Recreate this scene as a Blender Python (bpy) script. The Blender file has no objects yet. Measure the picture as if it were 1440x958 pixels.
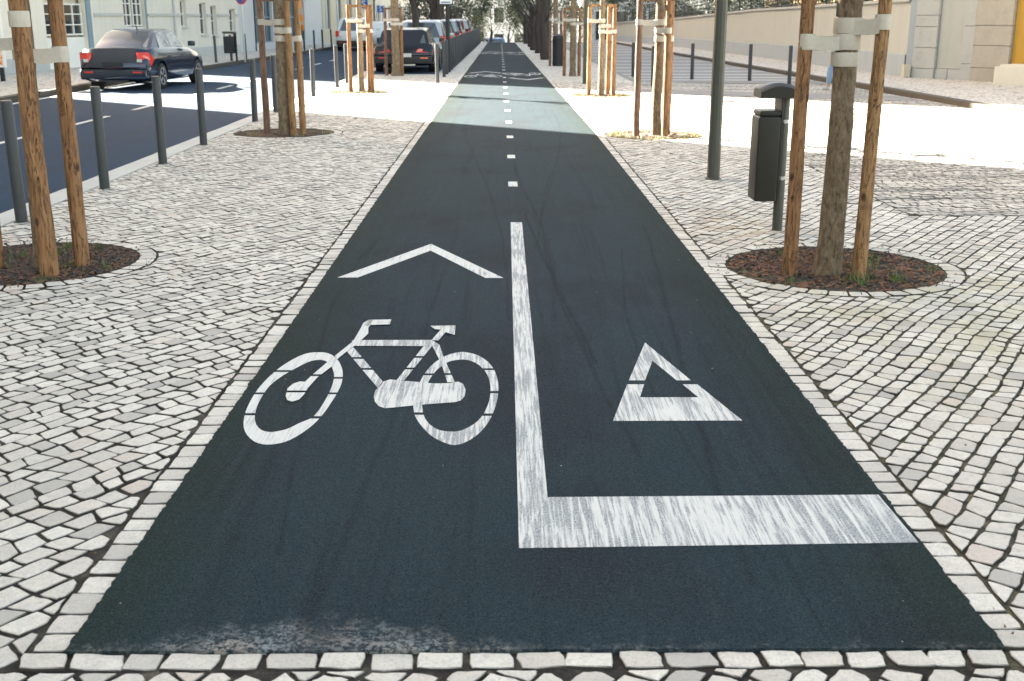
import bpy, bmesh, math, random
from mathutils import Vector, Matrix, noise
R = random.Random(7)
ORD = ['first', 'second', 'third', 'fourth', 'fifth', 'sixth', 'seventh', 'eighth', 'ninth', 'tenth', 'eleventh', 'twelfth'] + [f'{i}th' for i in range(13, 40)]
S = bpy.context.scene
COL = S.collection

# ------------------------------------------------------------------ camera
FPX, CH, HOR, VPX = 1600.0, 1.6, 25.0, 707.0
TH = math.atan((479 - HOR) / FPX)
PSI = math.atan((720 - VPX) * math.cos(TH) / FPX)
cd = bpy.data.cameras.new('camera'); cam = bpy.data.objects.new('camera', cd); COL.objects.link(cam)
cam.location = (0, 0, CH); cam.rotation_euler = (math.pi / 2 - TH, 0, -PSI)
cd.sensor_width = 36; cd.lens = 36 * FPX / 1440; cd.clip_end = 3000; cd.clip_start = .05
cd.dof.use_dof = True; cd.dof.focus_distance = 6.2; cd.dof.aperture_fstop = 6.5
S.camera = cam

# ------------------------------------------------------------------ sky, sun, exposure
SUN_EL = math.radians(25); SDX, SDY = 0.762, -0.648          # direction the shadows fall on the ground
w = bpy.data.worlds.new('World'); S.world = w; w.use_nodes = True
nt = w.node_tree; bg = nt.nodes['Background']
sky = nt.nodes.new('ShaderNodeTexSky'); sky.sky_type = 'NISHITA'; sky.sun_disc = False
sky.sun_elevation = SUN_EL
sky.sun_rotation = math.atan2(-SDX, -SDY)
sky.air_density = 1.0; sky.dust_density = 2.0; sky.ozone_density = 0.3
mx = nt.nodes.new('ShaderNodeMix'); mx.data_type = 'RGBA'; mx.blend_type = 'MULTIPLY'; mx.inputs[0].default_value = 1.0; mx.inputs[7].default_value = (1.0, .83, .645, 1)
nt.links.new(sky.outputs[0], mx.inputs[6]); nt.links.new(mx.outputs[2], bg.inputs[0]); bg.inputs[1].default_value = 0.055
sl = bpy.data.lights.new('sun', 'SUN'); sl.energy = 5.0; sl.angle = math.radians(.53); sl.color = (1.0, .93, .80)
sun = bpy.data.objects.new('sun', sl); COL.objects.link(sun)
sd = Vector((SDX * math.cos(SUN_EL), SDY * math.cos(SUN_EL), -math.sin(SUN_EL)))
sun.rotation_euler = sd.to_track_quat('-Z', 'Y').to_euler(); sun.location = (-20, 30, 30)
S.view_settings.view_transform = 'Standard'; S.view_settings.look = 'None'
S.view_settings.gamma = 1.0; S.view_settings.exposure = 4.02
S.render.engine = 'CYCLES'
S.cycles.use_denoising = True
S.cycles.max_bounces = 6; S.cycles.diffuse_bounces = 4; S.cycles.transparent_max_bounces = 6

# measured points of the photograph -> places on the ground (used for measuring positions only)
_f = Vector((math.sin(PSI) * math.cos(TH), math.cos(PSI) * math.cos(TH), -math.sin(TH)))
_r = Vector((math.cos(PSI), -math.sin(PSI), 0)); _u = _r.cross(_f)
def ray(px, py): return _f * FPX + _r * (px - 720) + _u * (479 - py)
def G(px, py, z=0.0):
    d = ray(px, py); t = (z - CH) / d.z
    return d.x * t, d.y * t
def onplane(px, py, p, n):
    d = ray(px, py); o = Vector((0, 0, CH)); t = (Vector(p) - o).dot(n) / d.dot(n)
    return o + d * t
def proj(x, y, z):
    q = Vector((x, y, z - CH)); d = q.dot(_f)
    return 720 + FPX * q.dot(_r) / d, 479 - FPX * q.dot(_u) / d, d

# ------------------------------------------------------------------ materials
class NT:
    def __init__(s, name):
        s.m = bpy.data.materials.new(name); s.m.use_nodes = True
        s.t = s.m.node_tree; s.b = s.t.nodes['Principled BSDF']
        s.b.inputs['Specular IOR Level'].default_value = .35
    def n(s, typ, **kw):
        nd = s.t.nodes.new(typ)
        for k, v in kw.items():
            if k in nd.inputs: s.put(nd.inputs[k], v)
            else: setattr(nd, k, v)
        return nd
    def put(s, inp, v):
        if isinstance(v, bpy.types.NodeSocket): s.t.links.new(v, inp)
        else:
            if hasattr(inp.default_value, '__len__') and len(inp.default_value) == 4 and hasattr(v, '__len__') and len(v) == 3: v = (*v, 1)
            inp.default_value = v
    def math(s, op, a, b=0.0, c=0.0, clamp=False):
        nd = s.t.nodes.new('ShaderNodeMath'); nd.operation = op; nd.use_clamp = clamp
        s.put(nd.inputs[0], a); s.put(nd.inputs[1], b); s.put(nd.inputs[2], c); return nd.outputs[0]
    def mix(s, f, a, b, mode='MIX'):
        nd = s.t.nodes.new('ShaderNodeMix'); nd.data_type = 'RGBA'; nd.blend_type = mode
        s.put(nd.inputs[0], f); s.put(nd.inputs[6], a); s.put(nd.inputs[7], b); return nd.outputs[2]
    def pos(s): return s.n('ShaderNodeNewGeometry').outputs['Position']
    def obj(s): return s.n('ShaderNodeTexCoord').outputs['Object']
    def mapv(s, v, scale=(1, 1, 1), rot=(0, 0, 0), loc=(0, 0, 0)):
        nd = s.t.nodes.new('ShaderNodeMapping'); s.put(nd.inputs[0], v)
        nd.inputs['Scale'].default_value = scale; nd.inputs['Rotation'].default_value = rot; nd.inputs['Location'].default_value = loc
        return nd.outputs[0]
    def noise(s, v, sc, det=4, rough=.55, dist=0.0):
        nd = s.t.nodes.new('ShaderNodeTexNoise'); s.put(nd.inputs['Vector'], v)
        nd.inputs['Scale'].default_value = sc; nd.inputs['Detail'].default_value = det; nd.inputs['Roughness'].default_value = rough
        nd.inputs['Distortion'].default_value = dist
        return nd.outputs[0]
    def ramp(s, f, *st):
        nd = s.t.nodes.new('ShaderNodeValToRGB'); s.put(nd.inputs[0], f)
        el = nd.color_ramp.elements
        while len(el) < len(st): el.new(.5)
        for e, (p, c) in zip(el, st):
            e.position = p; e.color = (c, c, c, 1) if not hasattr(c, '__len__') else (*c, 1)
        return nd.outputs[0]
    def bump(s, h, strength=.5, dist=.01):
        nd = s.t.nodes.new('ShaderNodeBump'); s.put(nd.inputs['Height'], h)
        nd.inputs['Strength'].default_value = strength; nd.inputs['Distance'].default_value = dist
        s.t.links.new(nd.outputs[0], s.b.inputs['Normal'])
    def sep(s, v): return s.n('ShaderNodeSeparateXYZ', Vector=v).outputs
    def out(s, col=None, rough=None, metal=None):
        if col is not None: s.put(s.b.inputs['Base Color'], col)
        if rough is not None: s.put(s.b.inputs['Roughness'], rough)
        if metal is not None: s.put(s.b.inputs['Metallic'], metal)
        return s.m
M = {}
def flat(name, col, rough=.6, metal=0.0, var=.12, sc=30, bump=0.0, spec=None):
    k = NT(name); p = k.obj(); nz = k.noise(p, sc, 4)
    c = k.mix(nz, tuple(x * (1 - var) for x in col), tuple(min(1, x * (1 + var)) for x in col))
    if bump: k.bump(nz, bump, .01)
    if spec is not None: k.b.inputs['Specular IOR Level'].default_value = spec
    M[name] = k.out(c, rough, metal); return M[name]

# cobbles: each stone carries its own tone
k = NT('limestone'); p = k.pos(); at = k.n('ShaderNodeAttribute', attribute_name='tone').outputs['Fac']
c = k.ramp(at, (0, (.42, .385, .34)), (.14, (.56, .51, .44)), (.5, (.68, .62, .535)), (.9, (.75, .695, .60)), (1, (.60, .50, .42)))
n1 = k.noise(p, 26, 5, .65); n2 = k.noise(p, 90, 5, .7)
c = k.mix(k.ramp(n1, (.48, 0), (.72, .38)), c, (.44, .405, .36))
c = k.mix(k.ramp(n2, (.58, 0), (.68, .6)), c, (.30, .28, .25))
c = k.mix(k.ramp(k.noise(p, 38, 4, .6, 1.8), (.50, .0), (.53, .55), (.56, 0)), c, (.30, .28, .27))
pit_ = k.noise(p, 260, 3, .7)
c = k.mix(k.ramp(pit_, (.62, 0), (.70, .6)), c, (.22, .20, .18))
sx = k.sep(p)
# yellow-green algae stain on the right hand pavement, around the tree pit and the litter bin
d1 = k.n('ShaderNodeVectorMath', operation='DISTANCE'); k.put(d1.inputs[0], k.mapv(p, (1, .8, 0))); d1.inputs[1].default_value = (2.95, 4.9, 0)
mk = k.ramp(k.math('MULTIPLY', d1.outputs['Value'], .5), (.25, 1), (1.0, 0))
mo = k.math('MULTIPLY', mk, k.ramp(k.noise(p, 3.0, 5, .7), (.42, .0), (.66, .75)))
c = k.mix(mo, c, (.47, .41, .22))
d2 = k.n('ShaderNodeVectorMath', operation='DISTANCE'); k.put(d2.inputs[0], k.mapv(p, (1, .7, 0))); d2.inputs[1].default_value = (1.75, 6.3, 0)
mo2 = k.math('MULTIPLY', k.ramp(d2.outputs['Value'], (.2, 1), (1.0, 0)), k.ramp(k.noise(p, 5, 4, .7), (.45, .0), (.62, .65)))
c = k.mix(mo2, c, (.42, .28, .15))
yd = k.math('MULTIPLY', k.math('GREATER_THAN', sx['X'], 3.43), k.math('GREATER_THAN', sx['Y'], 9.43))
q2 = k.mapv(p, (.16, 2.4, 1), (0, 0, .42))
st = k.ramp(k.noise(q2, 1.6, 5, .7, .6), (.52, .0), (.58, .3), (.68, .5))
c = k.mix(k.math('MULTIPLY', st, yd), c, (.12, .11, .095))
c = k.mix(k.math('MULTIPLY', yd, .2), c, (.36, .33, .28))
blot = k.ramp(k.noise(p, .9, 6, .75), (.50, 0), (.72, .5))
c = k.mix(blot, c, (.36, .33, .285))
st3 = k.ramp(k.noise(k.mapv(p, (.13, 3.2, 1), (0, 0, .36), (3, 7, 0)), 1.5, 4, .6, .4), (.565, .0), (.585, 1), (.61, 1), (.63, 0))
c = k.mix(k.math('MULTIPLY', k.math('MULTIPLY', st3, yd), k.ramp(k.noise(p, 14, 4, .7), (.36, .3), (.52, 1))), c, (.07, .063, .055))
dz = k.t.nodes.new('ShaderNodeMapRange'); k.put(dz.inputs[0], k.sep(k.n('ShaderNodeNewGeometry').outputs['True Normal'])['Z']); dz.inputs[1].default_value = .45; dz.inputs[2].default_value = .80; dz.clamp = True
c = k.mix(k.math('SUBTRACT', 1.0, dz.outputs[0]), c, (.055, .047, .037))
k.bump(k.math('ADD', k.math('MULTIPLY', n1, .6), k.math('MULTIPLY', n2, .5)), .8, .008)
M['limestone'] = k.out(c, .72)

k = NT('joint_sand'); p = k.pos(); n1 = k.noise(p, 6, 6, .7); n2 = k.noise(p, 160, 3)
c = k.ramp(n1, (.36, (.014, .012, .010)), (.52, (.045, .038, .030)), (.74, (.17, .145, .105)))
sx = k.sep(p)
side = k.ramp(sx['X'], (.0, 0), (.6, 0), (1.0, 1))
g = k.math('MULTIPLY', k.ramp(k.math('MULTIPLY', sx['X'], .5), (.5, 0), (.8, 1)), k.math('MULTIPLY', k.ramp(k.noise(p, 1.7, 4, .6), (.35, 0), (.6, .8)), k.ramp(k.noise(p, 24, 4, .7), (.40, .1), (.6, 1))))
c = k.mix(g, c, (.21, .185, .085))
g2 = k.ramp(k.noise(k.mapv(p, loc=(9, 4, 0)), 2.3, 5, .7), (.6, 0), (.75, .5))
c = k.mix(g2, c, (.11, .11, .045))
c = k.mix(k.ramp(n2, (.45, .0), (.7, .5)), c, (.05, .045, .035), 'MULTIPLY')
k.bump(n2, .8, .006); M['joint_sand'] = k.out(c, .95)

def cobble_tex(name, sc, base, lo, rot=0.9, joint=(.16, .14, .11), streaks=False):
    k = NT(name); p = k.pos(); q = k.mapv(p, (1, 1, 0), (0, 0, rot))
    v = k.n('ShaderNodeTexVoronoi', feature='DISTANCE_TO_EDGE'); k.put(v.inputs['Vector'], q); v.inputs['Scale'].default_value = sc; v.inputs['Randomness'].default_value = .55
    v2 = k.n('ShaderNodeTexVoronoi'); k.put(v2.inputs['Vector'], q); v2.inputs['Scale'].default_value = sc; v2.inputs['Randomness'].default_value = .55
    tone = k.sep(v2.outputs['Color'])['X']
    c = k.mix(tone, lo, base)
    c = k.mix(k.ramp(k.noise(p, 1.3, 5, .65), (.35, .0), (.75, .45)), c, tuple(x * .78 for x in base))
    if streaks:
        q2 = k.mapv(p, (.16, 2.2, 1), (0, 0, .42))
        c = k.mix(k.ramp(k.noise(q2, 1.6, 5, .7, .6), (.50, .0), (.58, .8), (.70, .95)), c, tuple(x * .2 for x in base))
    jm = k.ramp(v.outputs['Distance'], (.03, 1), (.085, 0))
    c = k.mix(jm, c, joint)
    k.bump(k.math('SUBTRACT', 1.0, jm), .6, .01)
    M[name] = k.out(c, .75)
cobble_tex('far_cobbles', 8.5, (.66, .62, .555), (.54, .505, .45))
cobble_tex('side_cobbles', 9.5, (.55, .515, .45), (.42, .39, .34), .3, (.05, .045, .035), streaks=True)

# teal-black painted surface of the cycle path
k = NT('path_coating'); p = k.pos(); sx = k.sep(p)
c = k.mix(k.noise(p, .55, 5, .6), (.0240, .0385, .050), (.0310, .0520, .066))
c = k.mix(k.ramp(k.noise(k.mapv(p, (1, .25, 1)), 2.2, 5, .65), (.42, 0), (.68, .7)), c, (.026, .054, .062))
c = k.mix(k.ramp(k.noise(k.mapv(p, (1, .6, 1), loc=(3, 1, 0)), 1.1, 4, .6), (.50, 0), (.66, .8)), c, (.0215, .0265, .036))
edge = k.math('ABSOLUTE', k.math('SUBTRACT', sx['X'], .085))
em = k.math('ADD', edge, k.math('MULTIPLY', k.math('SUBTRACT', k.noise(p, 3.5, 6, .7), .5), .7))
moss = k.math('MULTIPLY', k.ramp(em, (.98, 0), (1.0, .0), (1.0, .0)), 0.0)
mr = k.t.nodes.new('ShaderNodeMapRange'); k.put(mr.inputs[0], em); mr.inputs[1].default_value = .82; mr.inputs[2].default_value = 1.3; mr.clamp = True
c = k.mix(k.math('MULTIPLY', mr.outputs[0], .8), c, (.020, .033, .020))
tr = k.noise(k.mapv(p, (9, .22, 1), (0, 0, .03)), 1.2, 5, .7, .5)           # tyre marks along the path
c = k.mix(k.ramp(tr, (.54, 0), (.64, .35)), c, (.010, .014, .018))
tr2 = k.noise(k.mapv(p, (14, .35, 1), (0, 0, -.07)), 1.0, 4, .6)
c = k.mix(k.ramp(tr2, (.56, 0), (.70, .5)), c, (.038, .055, .066))
for (x0, a_, b_, c_, w_, ya, yb, st_) in ((.36, .16, .42, .3, .007, 5.2, 9.5, .75), (.62, .30, .31, 2.2, .006, 4.0, 12, .6), (.95, -.22, .36, .9, .008, 3.0, 9, .55), (-.75, .22, .5, 1.2, .006, 3.2, 8.5, .5), (.25, .10, .6, 3.2, .010, 6, 15, .5), (-.30, .35, .22, .2, .006, 6, 18, .5), (.8, .12, .8, .5, .005, 3, 8, .5), (-.55, -.18, .27, 2.6, .009, 2.8, 7, .4), (.5, .4, .2, 4.0, .006, 8, 20, .5)):
    xc = k.math('MULTIPLY_ADD', k.math('SINE', k.math('MULTIPLY_ADD', sx['Y'], b_, c_)), a_, x0)
    dd = k.math('ABSOLUTE', k.math('SUBTRACT', k.math('MULTIPLY_ADD', k.noise(k.mapv(p, (0, 1, 0)), 1.0, 1), .04, sx['X']), xc))
    ln_ = k.math('SUBTRACT', 1.0, k.math('DIVIDE', dd, w_ * 2.6), clamp=True)
    gate = k.math('MULTIPLY', k.math('MULTIPLY', k.math('GREATER_THAN', sx['Y'], ya), k.math('LESS_THAN', sx['Y'], yb)), k.ramp(k.noise(p, 3.0 + w_ * 90, 3), (.30, .15), (.50, min(1, st_ * 1.5))))
    c = k.mix(k.math('MULTIPLY', ln_, k.math('MULTIPLY', gate, .6)), c, (.004, .006, .008))
grit = k.noise(p, 210, 3, .7); g2 = k.noise(p, 75, 4, .65)
c = k.mix(k.ramp(grit, (.38, .9), (.58, 0)), c, (.004, .006, .008))
c = k.mix(k.ramp(k.noise(p, 125, 3, .8), (.56, 0), (.66, .75)), c, (.048, .066, .074))
c = k.mix(k.ramp(g2, (.56, 0), (.70, .55)), c, (.045, .066, .078))
wv = k.n('ShaderNodeTexVoronoi'); k.put(wv.inputs['Vector'], p); wv.inputs['Scale'].default_value = 14
spk = k.math('MULTIPLY', k.math('LESS_THAN', wv.outputs['Distance'], k.math('MULTIPLY', k.sep(wv.outputs['Color'])['Y'], .055)), k.math('GREATER_THAN', k.sep(wv.outputs['Color'])['X'], .80))
c = k.mix(spk, c, (.45, .46, .46))
# worn corner at the near end, left: the coating rubbed through to pale and brown ground
yy = k.math('MULTIPLY', k.math('SUBTRACT', sx['Y'], 2.65), 1.5)
prof = k.math('MULTIPLY_ADD', k.noise(k.mapv(p, (1, 0, 0), loc=(.35, 0, 0)), 2.3, 3, .6), .9, -.22)
xm = k.ramp(k.math('ABSOLUTE', k.math('ADD', sx['X'], .50)), (.0, 1), (.22, .85), (.58, 0))
lim = k.math('MULTIPLY', prof, xm)
wm = k.math('SUBTRACT', k.math('MULTIPLY_ADD', k.math('SUBTRACT', k.noise(p, 13, 5, .75), .5), .42, lim), yy)
wr = k.t.nodes.new('ShaderNodeMapRange'); k.put(wr.inputs[0], wm); wr.inputs[1].default_value = -.05; wr.inputs[2].default_value = .16; wr.clamp = True
wear = k.math('MULTIPLY', wr.outputs[0], k.ramp(k.noise(p, 70, 5, .75), (.46, .0), (.57, 1)))
wear = k.math('MULTIPLY', wear, k.ramp(k.noise(p, 5, 4, .6), (.36, .15), (.6, 1)))
wc = k.mix(k.ramp(k.noise(p, 6, 4), (.42, 0), (.58, 1)), (.33, .36, .36), (.44, .385, .33))
c = k.mix(k.math('MULTIPLY', wear, .75), c, wc)
dust = k.math('MULTIPLY', wr.outputs[0], k.ramp(k.noise(p, 9, 5, .7), (.42, .0), (.65, .22)))
c = k.mix(dust, c, (.16, .165, .165))
k.bump(k.math('ADD', k.math('MULTIPLY', grit, .7), k.math('MULTIPLY', g2, .5)), .75, .006)
k.b.inputs['Specular IOR Level'].default_value = .07
M['path_coating'] = k.out(c, k.ramp(g2, (.3, .72), (.7, .9)))

def paint(name, rot, sx_, sy_, wearlo=.44, wearhi=.66, blotch=True):
    k = NT(name); p = k.pos()
    s1 = k.noise(k.mapv(p, (sx_, sy_, 1), (0, 0, rot)), 1.0, 6, .72, .35)
    s2 = k.noise(k.mapv(p, (sx_ * 2.5, sy_ * 1.3, 1), (0, 0, rot - .35)), 1.0, 6, .75, .6)
    s3 = k.noise(p, 130, 4, .7)
    big = k.noise(p, 2.2, 4, .6)
    a = k.ramp(k.math('ADD', k.math('MULTIPLY', s1, .75), k.math('MULTIPLY', big, .25)), (wearlo, 0), (wearhi, .85))
    b = k.ramp(s2, (.52, 0), (.70, .7))
    f = k.math('MAXIMUM', a, b)
    f = k.math('MULTIPLY', f, k.ramp(s3, (.38, .35), (.6, 1)))
    c = k.mix(f, (.66, .645, .60), (.075, .10, .135))
    c = k.mix(k.ramp(k.noise(p, 240, 2), (.62, 0), (.72, .5)), c, (.12, .14, .16))
    k.bump(s3, .5, .004)
    M[name] = k.out(c, .7)
paint('road_paint', .0, 45, 2.4, .53, .62)
paint('worn_road_paint', -.05, 62, 2.6, .475, .545)
paint('stop_bar_paint', -.38, 62, 2.6, .46, .53)

k = NT('asphalt'); p = k.pos(); g = k.noise(p, 120, 4, .7)
c = k.mix(k.noise(p, .8, 5, .65), (.021, .040, .070), (.030, .055, .092))
c = k.mix(k.ramp(g, (.55, 0), (.75, .6)), c, (.12, .14, .165))
c = k.mix(k.ramp(k.noise(k.mapv(p, (2.0, .12, 1)), 1.2, 4), (.5, 0), (.7, .5)), c, (.032, .040, .052))
k.b.inputs['Specular IOR Level'].default_value = .15
k.bump(g, .6, .008); M['asphalt'] = k.out(c, .92)
k = NT('grey_asphalt'); p = k.pos(); g = k.noise(p, 60, 4, .7)
c = k.mix(k.noise(p, .8, 5, .65), (.19, .185, .18), (.26, .255, .24)); k.bump(g, .4, .008)
M['grey_asphalt'] = k.out(k.mix(k.ramp(g, (.5, 0), (.8, .4)), c, (.35, .34, .32)), .85)

def granite(name, a, b, sc=25):
    k = NT(name); p = k.pos(); n1 = k.noise(p, sc, 5, .7); n2 = k.noise(p, sc * 7, 3)
    c = k.mix(n1, a, b); c = k.mix(k.ramp(n2, (.55, 0), (.75, .35)), c, tuple(x * .5 for x in a))
    c = k.mix(k.ramp(k.noise(p, 2.5, 5, .7), (.5, 0), (.75, .4)), c, tuple(x * .7 for x in a))
    k.bump(n1, .4, .006); M[name] = k.out(c, .75)
granite('kerb_granite', (.47, .455, .42), (.58, .56, .515))
granite('dark_kerb', (.05, .043, .034), (.095, .082, .066))
granite('pier_stone', (.40, .40, .385), (.50, .50, .48), 12)
granite('pink_stone', (.36, .33, .28), (.47, .43, .37), 6)

def plaster(name, col, dirt=.35):
    k = NT(name); p = k.pos(); n1 = k.noise(p, 1.4, 6, .7); n2 = k.noise(k.mapv(p, (2.5, 2.5, .25)), 1.6, 5, .65)
    c = k.mix(n1, tuple(x * .90 for x in col), tuple(min(1, x * 1.06) for x in col))
    c = k.mix(k.ramp(n2, (.52, 0), (.78, dirt)), c, tuple(x * .6 for x in col))
    k.bump(k.noise(p, 60, 4), .2, .004); M[name] = k.out(c, .85)
plaster('cream_plaster', (.63, .595, .52)); plaster('white_plaster', (.70, .64, .55)); plaster('grey_plaster', (.50, .51, .52), .2)
plaster('wall_cream', (.46, .46, .415), .2); plaster('plinth_plaster', (.37, .405, .43), .3); plaster('ochre_plaster', (.50, .29, .05), .15)
plaster('yellow_plaster', (.53, .48, .37), .3); plaster('blue_grey_paint', (.20, .27, .32), .2); plaster('low_white', (.66, .63, .55), .15)

def wood(name, a, b, d):
    k = NT(name); p = k.obj(); q = k.mapv(p, (1, 1, .10))
    n1 = k.noise(q, 30, 6, .65, .6); n2 = k.noise(q, 95, 4, .7)
    c = k.mix(k.ramp(n1, (.3, 0), (.7, 1)), a, b)
    c = k.mix(k.ramp(n2, (.5, 0), (.7, .7)), c, d)
    ck = k.noise(k.mapv(p, (1, 1, .13), (0, .12, 0)), 26, 5, .6, 1.0)
    ck = k.ramp(ck, (.485, 0), (.5, .9), (.515, 0)); c = k.mix(ck, c, tuple(x * .3 for x in d))
    c = k.mix(k.ramp(k.noise(k.mapv(p, (1, 1, .5)), 9, 5, .7), (.52, 0), (.72, .7)), c, d)
    v = k.n('ShaderNodeTexVoronoi'); k.put(v.inputs['Vector'], k.mapv(p, (1, 1, .55))); v.inputs['Scale'].default_value = 7
    c = k.mix(k.ramp(v.outputs['Distance'], (.07, .85), (.15, 0)), c, tuple(x * .35 for x in d))
    k.bump(k.math('SUBTRACT', k.math('ADD', n1, k.math('MULTIPLY', n2, .7)), ck), 1.0, .012)
    M[name] = k.out(c, .8)
wood('stake_wood', (.25, .115, .048), (.37, .205, .10), (.085, .042, .022))
wood('pale_stake_wood', (.29, .15, .062), (.43, .26, .125), (.11, .058, .03))
wood('grey_stake_wood', (.19, .105, .07), (.29, .18, .125), (.09, .05, .036))
k = NT('bark'); p = k.obj(); q = k.mapv(p, (1, 1, .28))
n1 = k.noise(q, 38, 7, .75, 1.2); n2 = k.noise(p, 14, 4, .6)
c = k.mix(k.ramp(n1, (.36, 0), (.62, 1)), (.075, .052, .033), (.30, .22, .14))
c = k.mix(k.ramp(n2, (.5, 0), (.7, .5)), c, (.34, .28, .20))
k.bump(n1, 1.0, .02); M['bark'] = k.out(c, .9)
flat('dark_bark', (.06, .05, .045), .9, sc=20, var=.35, bump=.6)
flat('strap_fabric', (.50, .455, .385), .8, sc=40, var=.14, bump=.3)
flat('bollard_paint', (.040, .044, .050), .42, var=.25, sc=18, bump=.1)
flat('post_paint', (.065, .068, .055), .38, var=.2, sc=12, bump=.05)
flat('bin_plastic', (.022, .022, .018), .45, var=.18, sc=9, bump=.08)
flat('steel', (.55, .56, .56), .35, .8)
flat('black_metal', (.02, .022, .025), .5)
flat('rubber', (.018, .018, .02), .8)
flat('rim_metal', (.42, .43, .45), .3, .8)
flat('car_glass', (.05, .06, .07), .05, spec=1.0, var=.02)
flat('window_glass', (.018, .024, .03), .08, spec=.8, var=.3, sc=2)
flat('navy_paint', (.010, .020, .040), .14, .3, var=.03, spec=.9); flat('black_paint', (.008, .01, .013), .2, .2, var=.03, spec=.7)
flat('white_paint', (.68, .69, .69), .25, var=.03); flat('silver_paint', (.42, .45, .48), .25, .5, var=.03); flat('blue_paint', (.09, .2, .36), .25, .2, var=.03)
flat('maroon_paint', (.12, .03, .03), .25, .2, var=.03)
flat('bumper_plastic', (.022, .025, .03), .45)
k = NT('tail_lens'); k.b.inputs['Coat Weight'].default_value = 1.0; M['tail_lens'] = k.out((.62, .035, .02), .15)
flat('clear_lens', (.5, .5, .5), .12); flat('plate_white', (.6, .6, .6), .4)
flat('joinery_white', (.72, .70, .65), .5, var=.05); flat('shutter_grey', (.34, .37, .40), .6, var=.1)
flat('sign_blue', (.02, .10, .36), .4, var=.05); flat('sign_white', (.75, .75, .75), .4, var=.03); flat('sign_red', (.55, .03, .03), .4, var=.05)
flat('sign_back', (.35, .36, .37), .5); flat('orange_plastic', (.70, .22, .03), .5, var=.15)
flat('shop_glass', (.015, .035, .055), .12, spec=.8, var=.6, sc=1.2)
flat('skin', (.45, .27, .19), .55, var=.04); flat('hair', (.03, .02, .015), .6); flat('shirt_white', (.75, .75, .76), .8, var=.05); flat('denim', (.22, .32, .48), .85, var=.2, sc=60)
flat('shoe', (.5, .5, .5), .6); flat('leaf_green', (.075, .11, .035), .6, var=.5, sc=3); flat('dark_leaf', (.038, .052, .026), .6, var=.5, sc=2)
flat('olive_leaf', (.10, .115, .06), .6, var=.4, sc=3)
flat('grass_blade', (.10, .17, .045), .6, var=.35, sc=20); flat('dry_grass', (.33, .30, .13), .7, var=.3, sc=20)
k = NT('soil'); p = k.pos(); n1 = k.noise(p, 14, 6, .7); n2 = k.noise(p, 70, 5, .75)
c = k.mix(k.ramp(n1, (.35, 0), (.65, 1)), (.075, .034, .020), (.22, .105, .06))
c = k.mix(k.ramp(n2, (.55, 0), (.75, .6)), c, (.28, .17, .11)); k.bump(n2, 1.0, .02); M['soil'] = k.out(c, .95)
k = NT('grey_soil'); p = k.pos(); n1 = k.noise(p, 14, 6, .7); n2 = k.noise(p, 70, 5, .75)
c = k.mix(k.ramp(n1, (.35, 0), (.65, 1)), (.045, .033, .026), (.12, .08, .06))
c = k.mix(k.ramp(n2, (.55, 0), (.75, .6)), c, (.22, .18, .15)); k.bump(n2, 1.0, .02); M['grey_soil'] = k.out(c, .95)
flat('chip_brown', (.16, .085, .05), .9, var=.5, sc=30); flat('chip_red', (.21, .105, .062), .9, var=.5, sc=30)
flat('far_ground', (.30, .285, .26), .9, sc=1)
k = NT('poster_print'); p = k.obj(); n1 = k.noise(p, 5, 5, .7, 1.0)
c = k.ramp(n1, (.40, (.72, .10, .03)), (.50, (.80, .25, .05)), (.56, (.75, .70, .62)), (.66, (.75, .72, .66)), (.7, (.25, .35, .5)))
M['poster_print'] = k.out(c, .4)

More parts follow.
